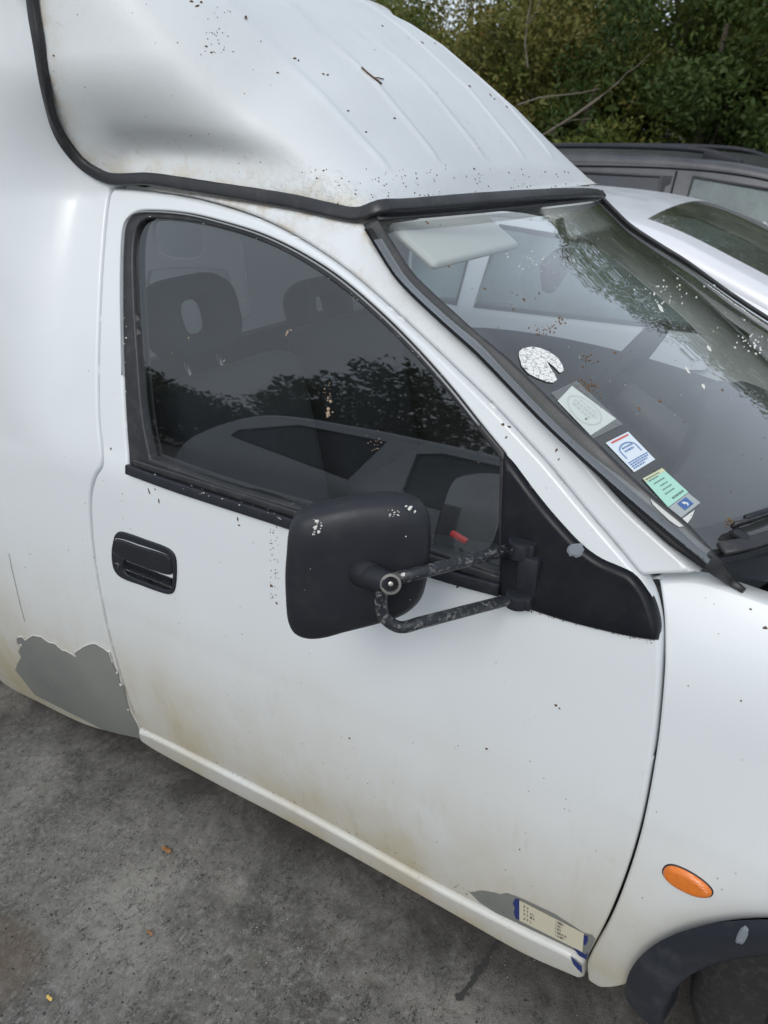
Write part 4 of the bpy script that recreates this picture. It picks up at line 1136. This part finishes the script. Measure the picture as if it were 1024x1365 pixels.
wht = [(881, 411, 11, .28, .55), (945, 464, 8, .3, .6), (938, 515, 6, .35, .5), (917, 494, 6, .4, .8)]
for i in range(30): wht.append((random.gauss(885, 22), random.gauss(390, 9), R_(.7, 2.2), .5, .5))
for i in range(26): wht.append((random.gauss(1000, 14), random.gauss(458, 8), R_(.8, 2.4), .5, .6))
for i in range(26): wht.append((random.gauss(720, 20), random.gauss(350, 12), R_(.6, 1.8), .5, .6))
for i in range(26): wht.append((R_(700, 1020), R_(300, 560), R_(.4, 1.3), .3, .6))
M_DROP = mat('bird_lime', (.62, .62, .58), .8)
flecks('windscreen_droppings', wht, M_DROP, only=('windscreen',))
mir = [(423, 695, 3, .8, 0), (421, 703, 4, .6, 1), (425, 709, 3, .7, 1), (547, 677, 4.5, .5, .6), (541, 675, 2, .7, 0), (553, 682, 2.5, .6, .6), (526, 683, 1.6, .6, 0), (541, 715, 1, .8, 0)]
for i in range(16): mir.append((R_(519, 533), R_(679, 689), R_(.6, 1.3), .8, 0))
for i in range(10): mir.append((R_(416, 430), R_(692, 714), R_(.7, 1.5), .8, 0))
for i in range(8): mir.append((R_(395, 565), R_(680, 830), R_(.25, .5), .8, 0))
mir += [(538, 766, 4.5, .6, .3)]
flecks('mirror_droppings', mir, M_DROP, only=('wing_mirror', 'mirror_arm'))
sm_ = [(767, 733, 12, .75, .5), (990, 1246, 15, .32, 1.5)]
flecks('grey_smears', sm_, mat('grey_smear', (.17, .19, .215), .7), lift=.0012, only=('mirror_sail', 'wheel_arch_trim'))
gls = [(383, 444, 4, .35, 1.2), (388, 440, 2, .5, 0), (438, 545, 3, .8, 0), (437, 552, 4, .6, 1.4), (441, 535, 2.4, .8, 0), (252, 451, 2, .4, 1.5), (299, 481, 2, .5, 1)]
for i in range(14): gls.append((random.gauss(438, 4), random.gauss(530, 14), R_(.5, 1.4), .8, 0))
for i in range(14): gls.append((random.gauss(502, 8), random.gauss(588, 9), R_(.4, 1.2), .8, 0))
for i in range(30): gls.append((R_(190, 660), R_(310, 660), R_(.3, .7), .8, 0))
flecks('window_marks', gls, mat('pale_grime', (.32, .24, .17), .8), only=('window_glass',))
sealm = []
for i in range(26): sealm.append((163+R_(-1, 6), R_(370, 600), R_(.4, 1.3), .8, 0))
for i in range(26):
    t = R_(0, 1); sealm.append((180+t*420, 285+t*t*230+R_(-3, 5), R_(.3, 1.1), .7, 0))
for i in range(14): sealm.append((R_(180, 395), 0, 0, 0, 0)) if False else None
for i in range(20):
    t = R_(0, 1); sealm.append((180+t*200, 628+t*64+R_(-6, 3), R_(.4, 1.2), .6, 0))
flecks('seal_flakes', sealm, M_DROP, only=('window_seal', 'belt_moulding', 'glass_wiper_strip'))

chp = [(150, 881, 2.2, .8, 0), (156, 897, 2.6, .5, 1), (161, 913, 2.4, .7, .5), (171, 946, 1.6, .7, 0), (28, 860, 1.8, .7, 0), (100, 874, 1.6, .6, 0), (146, 868, 2, .5, 0), (196, 975, 3.2, .5, .5), (203, 982, 2.4, .5, .5)]
flecks('paint_chips', chp, mat('white_flake', (.68, .69, .66), .6), only=('bare_patch', 'rear_side_panel', 'sill', 'door'))
# the twig on the roof cap
def on_cap(px, py, lift=.002): r_ = pick(px, py, ('roof_cap',)); return r_[0]+r_[1]*lift
tw = thing('twig', on_cap(497, 102), 'short dark twig lying on the white roof fairing', 'twig')
tube('stick', [on_cap(482, 91), on_cap(489, 98), on_cap(499, 106), on_cap(508, 113)], .0016, M_BROWN, tw, 6)
tube('side_stick', [on_cap(499, 105), on_cap(504, 105), on_cap(511, 107)], .0010, M_BROWN, tw, 6)

# ------------------------------------------------------------------ other cars
def car_paint(name, col, metal=.35, rough=.32):
    m = mat(name, col, rough, .5, metal=metal, coat=.6); k = NB(m)
    d = k.ramp(k.noise(4, 5, .65), .35, .7, 0, .28); k.col(k.mix(d, col, tuple(min(1, v*.55+.16) for v in col)))
    k.rough(k.ramp(k.noise(11, 5), .3, .7, rough-.05, rough+.15)); return m
def make_car(root, ox, y0, wid, sil, belt_z, tum, wins, paint_m, glass_m, ws_rng, rs_rng, wheels, r=.05, sidecurve=.05, rails=None, dark_interior=True, glass2=None, crown=.05, seats=()):
    """sil: (x,z) from the front bumper over the roof to the rear; wins: list of (outline, material); all x are offset by ox"""
    S = spline([(p[0]+ox, p[1]) for p in sil], .05, False)
    def ys(x, z):
        y = 0
        if z > belt_z: y += tum*(z-belt_z)+.25*(z-belt_z)**2
        if z < .62: y += .30*(.62-z)**2
        xn = (x-ox-sil[0][0])/(sil[-1][0]-sil[0][0]); y += sidecurve*abs(2*xn-1)**4*1.6
        return y
    T = np.roll(S, -1, 0)-np.roll(S, 1, 0); T[0] = S[1]-S[0]; T[-1] = S[-1]-S[-2]; T /= np.hypot(T[:, 0], T[:, 1])[:, None]
    Nn = np.stack([T[:, 1], -T[:, 0]], 1); cc = S.mean(0)
    for i in range(len(S)):
        if (cc-S[i])@Nn[i] < 0: Nn[i] *= -1                # inward
    cross = [(0, r)]+[(r*(1-cos(a)), r*(1-sin(a))) for a in np.linspace(.2, pi/2, 6)]
    K = len(cross); inner_t = np.linspace(0, 1, 15)[1:-1]
    V2 = []; 
    for (p, nn) in zip(S, Nn):
        q0 = p+nn*r; yb = ys(q0[0], q0[1]); row = []
        for a, b in cross: q = p+nn*b; row.append((q[0], yb+a, q[1]))
        h = wid/2-(yb+r)
        for t in inner_t: 
            y = yb+r+(wid-2*(yb+r))*t; c = 4*t*(1-t); row.append((p[0]-nn[0]*crown*c, y, p[1]-nn[1]*crown*c))
        row += [(x, wid-y, z) for x, y, z in row[:K][::-1]]
        V2 += row
    m = 2*K+len(inner_t); body_f = []; ws_f = []; rs_f = []
    for i in range(len(S)-1):
        xm = (S[i][0]+S[i+1][0])/2-ox; zm = (S[i][1]+S[i+1][1])/2
        for j in range(m-1):
            f = (i*m+j, (i+1)*m+j, (i+1)*m+j+1, i*m+j+1)
            scr = K <= j <= m-K-1
            if scr and ws_rng[0] <= xm <= ws_rng[1]: ws_f.append(f)
            elif scr and rs_rng and rs_rng[0] <= xm <= rs_rng[1]: rs_f.append(f)
            else: body_f.append(f)
    V2 = [(x, y+y0, z) for x, y, z in V2]
    def sub(name, F, mt, lift=0):
        idx = sorted({i for f in F for i in f}); mp = {a: b for b, a in enumerate(idx)}
        o = mk(name, [V2[i] for i in idx], [tuple(mp[i] for i in f) for f in F], mt, root); fix_normals(o); return o
    body = sub('body', body_f, paint_m)
    if ws_f: sub('windscreen', ws_f, glass2 or glass_m)
    if rs_f: sub('rear_screen', rs_f, glass_m)
    # sides with window openings
    base = [(p[0], p[1]) for p in (S+Nn*r)]
    out = list(base); zb = .22
    x_end, x_st = base[-1][0], base[0][0]
    bottomp = []
    for (wx, wr) in sorted(wheels, key=lambda q: q[0]):
        bottomp += [(wx+ox-wr*1.14*cos(a), .30+wr*1.14*sin(a)) for a in np.linspace(-.2, pi+.2, 14)]
    out += bottomp
    for side, mir in (('near', None), ('far', wid+2*y0)):
        surf = lambda x, z: ys(x, z)+y0
        sp_ = panel('side_panel', out, surf, paint_m, root, holes=[w_[0] for w_ in [([(a+ox, b) for a, b in q[0]], q[1]) for q in wins]], r=0, thick=.01, res=.09, gap=0, mirror=mir, curve=False)
        for q in wins:
            o2 = [(a+ox, b) for a, b in q[0]]
            g2 = panel('side_window', o2, surf, q[1], root, r=0, thick=0, res=.1, off=.006, gap=0, mirror=mir, curve=False)
            P3 = [(a, (surf(a, b) if mir is None else mir-surf(a, b)), b) for a, b in o2]
            sweep('window_rubber', P3, [(0, -1 if mir is None else 1, 0)]*len(P3), rsec(.018, .006), M_RUB, root, closed=True)
    for (wx, wr) in wheels:
        for yy, s in ((y0+.03, 1), (y0+wid-.03, -1)): wheel(wx+ox, .30, yy, root, R=wr, s=s, wdt=.18)
    def dk(bm):
        x0_, x1_ = sil[-1][0]+ox, sil[0][0]+ox
        box(bm, ((x0_+x1_)/2, y0+wid/2, .45), (abs(x1_-x0_)*.86, wid*.84, .38))
    bmo('floor_pan', dk, M_DARK, root)
    for sx, sy in seats:
        st = bmo('seat', lambda bm: box(bm, (sx+ox, y0+sy, .83), (.14, .46, .5), Matrix.Rotation(-.2, 3, 'Y')), M_SEAT, root, bevel=.05, seg=3)
        bmo('headrest', lambda bm: box(bm, (sx+ox-.09, y0+sy, 1.17), (.09, .24, .17), Matrix.Rotation(-.2, 3, 'Y')), M_SEAT, st, bevel=.04, seg=3)
    return ys
M_SILV = car_paint('silver_paint', (.70, .71, .75), .08)
M_SUVP = car_paint('graphite_paint', (.028, .029, .036), .2, .34)
# silver hatchback next to the van
silver = thing('silver_hatchback', (-.6, 2.7, 0), 'silver hatchback parked just beyond the white van, small pale sticker low on its windscreen', 'car')
sil1 = [(1.32, .30), (1.36, .45), (1.33, .62), (1.20, .74), (.9, .80), (.35, .90), (.02, .925), (-.10, .96), (-.45, 1.10), (-.66, 1.18), (-.83, 1.225), (-1.05, 1.255), (-1.4, 1.27), (-1.8, 1.25), (-2.1, 1.20), (-2.35, 1.02), (-2.5, .85), (-2.56, .6), (-2.5, .32)]
w1 = [([(-.34, .90), (-.62, 1.05), (-.86, 1.145), (-1.3, 1.185), (-1.34, .90)], M_GCAR), ([(-1.42, .90), (-1.40, 1.185), (-1.75, 1.165), (-2.05, 1.06), (-2.12, .93)], M_GCAR)]
y1 = 1.9
ys1 = make_car(silver, 0, y1, 1.55, sil1, .88, .30, w1, M_SILV, M_GCAR, (-.80, -.05), (-2.35, -2.1), ((.72, .29), (-1.85, .29)), r=.055, crown=.035,
         glass2=glass('dusty_windscreen', (.62, .68, .66), .12, (.35, .35, .30), 1, .6), seats=((-1.15, .42), (-1.15, 1.12)))
tube('door_gap', [(-.16, y1+ys1(-.16, .85)-.002, .86), (-.2, y1+ys1(-.2, .4)-.002, .34)], .004, M_DARK, silver, 6)
# graphite people carrier
suv = thing('dark_estate_car', (-1.8, 5.3, 0), 'dark grey people carrier with black roof rails behind the silver car', 'car')
sil2 = [(1.15, .30), (1.2, .5), (1.15, .72), (.9, .88), (.55, .97), (.30, 1.02), (.05, 1.12), (-.35, 1.24), (-.75, 1.335), (-1.1, 1.385), (-1.6, 1.41), (-2.4, 1.415), (-3.0, 1.39), (-3.2, 1.2), (-3.35, .9), (-3.38, .6), (-3.3, .32)]
y2 = 4.4
w2 = [([(-.15, .90), (-.42, 1.10), (-.72, 1.225), (-1.165, 1.285), (-1.19, .88)], M_GCAR), ([(-1.36, .88), (-1.36, 1.285), (-1.95, 1.30), (-2.16, 1.29), (-2.2, .90)], M_GDARK), ([(-2.3, .90), (-2.26, 1.29), (-2.9, 1.26), (-3.05, .95)], M_GDARK)]
ys2 = make_car(suv, 0, y2, 1.75, sil2, .88, .26, w2, M_SUVP, M_GCAR, (-.72, .22), (-3.3, -3.05), ((.55, .31), (-2.55, .31)), r=.06, crown=.03, seats=((-1.05, .45), (-1.05, 1.3), (-1.95, .45)))
def rail(px0, px1):
    P = [(x, y2+ys2(x, 1.38)+.055, z) for x, z in ((-.92, 1.365), (-1.0, 1.395), (-1.12, 1.425), (-1.3, 1.443), (-1.7, 1.455), (-2.2, 1.455), (-2.7, 1.445), (-2.85, 1.40))]
    return P
rl_ = tube('roof_rail', rail(0, 0), .017, M_PLA, suv, 10, step=.05)
tube('roof_rail', [(x, 2*y2+1.75-y, z) for x, y, z in rail(0, 0)], .017, M_PLA, suv, 10, step=.05)
def foot(bm):
    y = y2+ys2(-1.1, 1.38)+.055
    box(bm, (-1.03, y, 1.385), (.24, .035, .055), Matrix.Rotation(.22, 3, 'Y'))
bmo('rail_foot', foot, M_PLA, rl_, bevel=.012)
tube('door_gap', [(-1.272, y2+ys2(-1.27, 1.31)-.003, 1.315), (-1.275, y2+ys2(-1.28, 1.1)-.003, 1.1), (-1.30, y2+ys2(-1.3, .6)-.003, .6), (-1.29, y2+ys2(-1.3, .36)-.003, .36)], .006, M_DARK, suv, 6)
P3 = [(x, y2+ys2(x, z)-.002, z) for x, z in ((-.05, 1.02), (-.40, 1.165), (-.72, 1.27), (-1.2, 1.325), (-2.0, 1.335), (-2.9, 1.315))]
tube('drip_strip', P3, .006, M_DARK, suv, 6, step=.08)
pb = [(-1.195, .88), (-1.355, .88), (-1.355, 1.285), (-1.175, 1.283)]
pn = panel('door_pillar_cover', [(-1.30, .88), (-1.352, .88), (-1.35, 1.288), (-1.29, 1.288)], lambda x, z: y2+ys2(x, z), M_PLA, suv, r=0, thick=.0, res=.1, off=-.004, gap=0, curve=False)
# silver wagon behind the camera, mirrored in the side glass
wag = thing('silver_three_door_car', (-1.6, -2.9, 0), 'silver car seen only as a reflection in the side window of the van', 'car')
sil3 = [(1.3, .30), (1.33, .5), (1.28, .68), (1.05, .78), (.4, .90), (.15, .97), (-.25, 1.18), (-.55, 1.32), (-.9, 1.40), (-1.5, 1.43), (-2.2, 1.42), (-2.75, 1.36), (-3.0, 1.2), (-3.2, .95), (-3.28, .6), (-3.2, .32)]
w3 = [([(-.02, .94), (-.3, 1.13), (-.6, 1.27), (-1.0, 1.34), (-1.62, 1.345), (-1.74, 1.30), (-1.70, 1.0), (-1.62, .93)], M_GDARK), ([(-2.02, .98), (-1.95, 1.34), (-2.5, 1.32), (-2.85, 1.16), (-2.88, 1.10)], M_GDARK)]
ww = 1.6
make_car(wag, 0, -2.15-ww, ww, sil3, .9, .25, w3, car_paint('pale_silver_paint', (.78, .80, .82), .0), M_GDARK, (-.5, .12), (-3.2, -2.8), ((.7, .29), (-2.5, .29)), r=.05, crown=.03)

# silver car's sticker
r0 = pick(1006, 372, ('windscreen',))
bpy.context.view_layer.update(); DG = bpy.context.evaluated_depsgraph_get()
def pick_far(px, py, root):
    o0 = CAM.copy(); d = ray(px, py)
    for _ in range(40):
        ok, loc, nn, idx, ob, mt_ = SC.ray_cast(DG, o0, d)
        if not ok: return None
        if ob.parent == root and ob.name.split('.')[0] == 'windscreen':
            if nn.dot(d) > 0: nn = -nn
            return loc, nn, ob
        o0 = loc+d*.001
c4 = [pick_far(x, y, silver) for x, y in ((992, 366), (1003, 363), (1019, 374), (1008, 378))]
if all(c4):
    sw_ = decal('sticker', [c[0]+c[1]*.004 for c in c4], mat('mint_paper', (.45, .66, .60), .6), c4[0][2]); prop(sw_, 'small pale green sticker')

# ------------------------------------------------------------------ trees
def leaf_mat(name, a, b, c):
    m = mat(name, a, .6, .3); k = NB(m)
    nz = k.noise(1.1, 4, .6); n2 = k.noise(9, 2)
    co = k.mix(k.ramp(nz, .35, .65), a, b); co = k.mix(k.ramp(n2, .60, .72, 0, .8), co, c); k.col(co)
    tr = k.n('ShaderNodeBsdfTranslucent'); k.l(co, tr.inputs[0]); ms = k.n('ShaderNodeMixShader'); ms.inputs[0].default_value = .3
    out = [n for n in m.node_tree.nodes if n.type == 'OUTPUT_MATERIAL'][0]
    k.l(k.b.outputs[0], ms.inputs[1]); k.l(tr.outputs[0], ms.inputs[2]); k.l(ms.outputs[0], out.inputs[0]); return m
L1 = leaf_mat('leaves_green', (.062, .095, .018), (.115, .135, .028), (.20, .165, .04))
L2 = leaf_mat('leaves_olive', (.105, .12, .028), (.17, .15, .04), (.25, .16, .045))
L3 = leaf_mat('leaves_dark', (.032, .06, .014), (.055, .085, .018), (.11, .115, .028))
M_BARK = mat('bark', (.085, .07, .055), .9, .2); k = NB(M_BARK); k.bump(k.noise(30, 5), .6, .02)
M_DEAD = mat('dead_wood', (.15, .13, .105), .9, .2)
def limbs(path_list, parent, m, name='trunk'):
    V2, F2 = [], []
    for P, r0, r1 in path_list:
        n = len(P); k0 = len(V2); s = 7
        for i, p in enumerate(P):
            a = P[max(i-1, 0)]; b = P[min(i+1, n-1)]; T = (b-a).normalized(); U = T.orthogonal().normalized(); W_ = T.cross(U); rr = r0+(r1-r0)*i/(n-1)
            for j in range(s): an = 2*pi*j/s; V2.append(p+(U*cos(an)+W_*sin(an))*rr)
        for i in range(n-1):
            for j in range(s): F2.append((k0+i*s+j, k0+i*s+(j+1) % s, k0+(i+1)*s+(j+1) % s, k0+(i+1)*s+j))
    return mk(name, V2, F2, m, parent)
def tree(name, label, x, y, h, rad, zb, nleaf, lsize, lm, group, seed, nclump=46, cat='tree'):
    rg = np.random.default_rng(seed); rnd = random.Random(seed)
    t = thing(name, (x, y, 0), label, cat, group)
    base = Vector((x, y, 0)); top = Vector((x+rnd.uniform(-.4, .4), y+rnd.uniform(-.3, .3), h*.82)); ps = []
    def wig(a, b, k=5, am=.12): return [a.lerp(b, i/k)+(Vector((rnd.uniform(-am, am), rnd.uniform(-am, am), 0)) if 0 < i else Vector()) for i in range(k+1)]
    tr_ = wig(base, top); ps.append((tr_, h*.022+.03, .03)); 
    cl = []
    for i in range(nclump):
        while True:
            p = rg.uniform(-1, 1, 3)
            if p@p < 1: break
        cl.append((x+p[0]*rad, y+p[1]*rad*.8, zb+(h-zb)*(.5+.5*p[2]*.98)*1.0, rad*rg.uniform(.16, .34)))
    for c in cl[::4]:
        f = min(max((c[2]-.3*h)/h, .15), .8); st = base.lerp(top, f); ps.append((wig(st, Vector(c[:3]), 4, .08), .035+.012*h/5, .008))
    limbs(ps, t, M_BARK)
    n = nleaf; ci = rg.integers(0, nclump, n); C_ = np.array(cl)[ci]
    dirs = rg.normal(size=(n, 3)); dirs /= np.linalg.norm(dirs, axis=1)[:, None]; rr = rg.uniform(.25, 1.12, n)**.6
    P = C_[:, :3]+dirs*(rr*C_[:, 3])[:, None]*np.array([1.15, 1.15, .85]); P[:, 2] = np.maximum(P[:, 2], .05)
    a = rg.normal(size=(n, 3)); a /= np.linalg.norm(a, axis=1)[:, None]; b = np.cross(a, rg.normal(size=(n, 3))); b /= np.linalg.norm(b, axis=1)[:, None]
    s = lsize*rg.uniform(.6, 1.4, n)[:, None]
    Q = np.stack([P-a*s, P+b*s*.45, P+a*s, P-b*s*.45], 1).reshape(-1, 3)
    me = bpy.data.meshes.new('crown'); me.vertices.add(4*n); me.vertices.foreach_set('co', Q.ravel().astype(np.float32))
    me.loops.add(4*n); me.loops.foreach_set('vertex_index', np.arange(4*n, dtype=np.int32))
    me.polygons.add(n); me.polygons.foreach_set('loop_start', np.arange(0, 4*n, 4, dtype=np.int32)); me.polygons.foreach_set('loop_total', np.full(n, 4, dtype=np.int32))
    me.materials.append(lm); me.update(); me.validate()
    o = bpy.data.objects.new('crown', me); COL.objects.link(o); o.parent = t; o.location = -world_loc(t); o['kind'] = 'stuff'
    return t
G1 = 'trees and bushes behind the parked cars'
bgt = [(-8.6, 10.6, 4.6, 2.2, .8, L2), (-6.6, 9.6, 3.2, 1.7, .1, L1), (-5.9, 11.5, 4.1, 1.9, .6, L2), (-4.4, 9.8, 3.5, 1.7, .2, L2), (-3.2, 10.9, 5.4, 2.2, .9, L1), (-2.3, 9.3, 3.2, 1.5, .0, L3), (-1.0, 10.5, 5.6, 2.1, .8, L1), (.7, 9.9, 5.0, 2.0, .3, L3),
       (2.6, 10.6, 5.2, 2.2, .5, L1), (4.6, 10.2, 4.6, 2.2, .5, L2), (-10.8, 10.2, 4.8, 2.3, .3, L1), (-3.6, 9.0, 2.5, 1.4, 0, L1), (-.6, 8.9, 2.8, 1.5, 0, L3), (-5.2, 8.9, 2.2, 1.3, 0, L2), (1.8, 9.0, 2.6, 1.6, 0, L3)]
lab_ = ['tall olive tree at the far left of the belt, cut by the roof fairing', 'leafy green tree whose top meets the roof fairing', 'yellowing olive tree behind the roof fairing, sky above it', 'olive bush tree left of the bare fallen branch', 'tall green tree in the middle of the belt behind the car rails',
        'low dark bush tree above the roof rails', 'tall green tree with yellow tinge at the upper right of the picture', 'dark dense tree at the right edge of the picture', 'green tree beyond the right edge, mirrored in the windscreen', 'olive tree beyond the right edge, mirrored high in the windscreen', 'green tree hidden mostly behind the roof fairing',
        'green shrub behind the bare branch above the dark car', 'dark shrub at the right above the front of the roof rail', 'low olive shrub beside the edge of the roof fairing', 'dark shrub past the right edge of the picture']
for i, (x, y, h, rd, zb, lm) in enumerate(bgt):
    big = h > 3.3
    tree('broadleaf_tree' if big else 'bush', lab_[i], x, y, h, rd, zb, 30000 if big else 20000, .037, lm, G1, 100+i, nclump=60 if big else 40, cat='tree' if big else 'bush')
for i, (x, y) in enumerate([(-9.6, 13.6), (-6.8, 14.2), (-4.6, 13.4), (-2.6, 13.9), (-.4, 13.2), (1.9, 13.8)]):
    tree('broadleaf_tree', ['tall tree of the back row, furthest left behind the roof fairing', 'back-row tree whose thin top shows sky left of the upright bare stem', 'back-row tree rising behind the upright bare stem', 'back-row tree behind the end of the slanting bare branch', 'dark back-row tree above the front of the roof rail', 'back-row tree at the right edge of the picture'][i], x, y, [3.6, 3.2, 4.2, 5.4, 6.0, 5.4][i], 2.1, .3, 17000, .055, [L2, L2, L1, L3, L3, L1][i], G1, 500+i, nclump=60)
# bare branches in front of the foliage
def far(px, py, y): return aty(px, py, y)
br = thing('bare_branch', far(730, 180, 8.2)*Vector((1, 1, 0)) if False else Vector((-2.6, 8.3, 0)), 'long bare grey branch slanting through the foliage above the dark car', 'branch')
limbs([([far(700, 195, 8.2), far(728, 178, 8.2), far(765, 155, 8.1), far(795, 133, 8.1), far(822, 112, 8.2), far(835, 98, 8.3), far(850, 88, 8.4), far(868, 70, 8.5)], .020, .003), ([far(690, 140, 8.2), far(720, 130, 8.2), (far(775, 124, 8.3)), far(800, 118, 8.3)], .011, .004), ([far(735, 172, 8.2), far(765, 160, 8.2), far(790, 158, 8.2)], .010, .004)], br, M_DEAD, 'wood')
br2 = thing('bare_branch', Vector((-3.6, 8.4, 0)), 'upright thin bare stem rising beside the roof fairing', 'branch')
limbs([([far(704, 90, 8.4), far(700, 60, 8.4), far(703, 30, 8.4), far(708, 0, 8.4), far(706, -25, 8.4)], .010, .006), ([far(703, 35, 8.4), far(716, 15, 8.4), far(722, -10, 8.4)], .009, .004)], br2, M_DEAD, 'wood')
G2 = 'treeline across the car park, mirrored in the side window'
for i in range(8):
    x = -34+i*4.6; wh = ['first', 'second', 'third', 'fourth', 'fifth', 'sixth', 'seventh', 'eighth'][i]; y = -20-2.5*sin(i*2.1); tree('reflected_tree', wh+' tree from the left in the dark treeline mirrored in the side window', x, y, 5.6+1.6*sin(i*1.7), 3.4, .2, 9000, .13, L3, G2, 300+i, nclump=50)

# small leaves and litter on the concrete
def gl(px, py): return atz(px, py, .004)
M_LEAF = mat('dry_leaf', (.28, .13, .05), .7); M_YEL = mat('yellow_leaf', (.75, .50, .12), .6)
for (px, py, r_, m_, lb) in ((222, 1133, 5, M_LEAF, 'small dry brown leaf on the concrete below the sill'), (66, 1331, 3, M_YEL, 'small yellow scrap on the concrete at the lower left'), (200, 1244, 3, M_LEAF, 'tiny reddish leaf scrap in the middle of the bare concrete')):
    c = gl(px, py); R = r_/FPX*(c-CAM).length; t = mk('leaf_scrap', [c+Vector((R*1.5*cos(a), R*.7*sin(a), .003*sin(3*a)+.002)) for a in np.linspace(0, 2*pi, 9)[:-1]]+[c+Vector((0, 0, .006))], [(i, (i+1) % 8, 8) for i in range(8)], m_, None)
    prop(t, lb, 'leaf')
V2, F2 = [], []
for i in range(420):
    c = gl(R_(0, 800), R_(960, 1365)); s = R_(.0008, .0028); k0 = len(V2); z_ = R_(0, 3)
    for j in range(5): a = 2*pi*j/5+z_; V2.append(c+Vector((s*cos(a)*1.3, s*sin(a), -.003)))
    V2.append(c+Vector((0, 0, s*.7-.003)))
    F2 += [(k0+j, k0+(j+1) % 5, k0+5) for j in range(5)]
gt = mk('grit', V2, F2, mat('dark_grit', (.05, .045, .04), .8), None, smooth=False); prop(gt, 'scattered dark grit on the concrete', kind='stuff')
V2, F2 = [], []
for i in range(90):
    c = gl(R_(0, 800), R_(960, 1365)); s = R_(.0006, .0016); k0 = len(V2)
    for j in range(5): a = 2*pi*j/5; V2.append(c+Vector((s*cos(a), s*sin(a), -.003)))
    V2.append(c+Vector((0, 0, s*.7-.003))); F2 += [(k0+j, k0+(j+1) % 5, k0+5) for j in range(5)]
gt = mk('pale_grit', V2, F2, mat('pale_grit', (.5, .48, .45), .8), None, smooth=False); prop(gt, 'scattered pale grit on the concrete', kind='stuff')
# long tar-filled crack running out from under the sill
def crack(pts, wd, lb):
    V2, F2 = [], []; P = spline(pts, 6, False)
    for i, p in enumerate(P):
        a = P[max(i-1, 0)]; b = P[min(i+1, len(P)-1)]; t = (b-a)/np.linalg.norm(b-a); n_ = np.array([-t[1], t[0]]); w_ = wd*(.5+abs(noise.noise(Vector((p[0]*.09, p[1]*.09, 3))))*1.9)
        for s in (-1, 1): q = p+n_*w_*s+rng.normal(size=2)*.7; V2.append(gl(q[0], q[1])-Vector((0, 0, .0008)))
    F2 = [(2*i, 2*i+1, 2*i+3, 2*i+2) for i in range(len(P)-1)]
    return prop(mk('crack_filling', V2, F2, mat('tar_stain', (.045, .044, .042), .8), None), lb, kind='structure')
crack([(676, 1236), (668, 1250), (660, 1262), (652, 1272), (646, 1284), (636, 1296), (630, 1308), (618, 1322), (610, 1333)], 3.8, 'dark stained crack in the concrete below the front of the door')
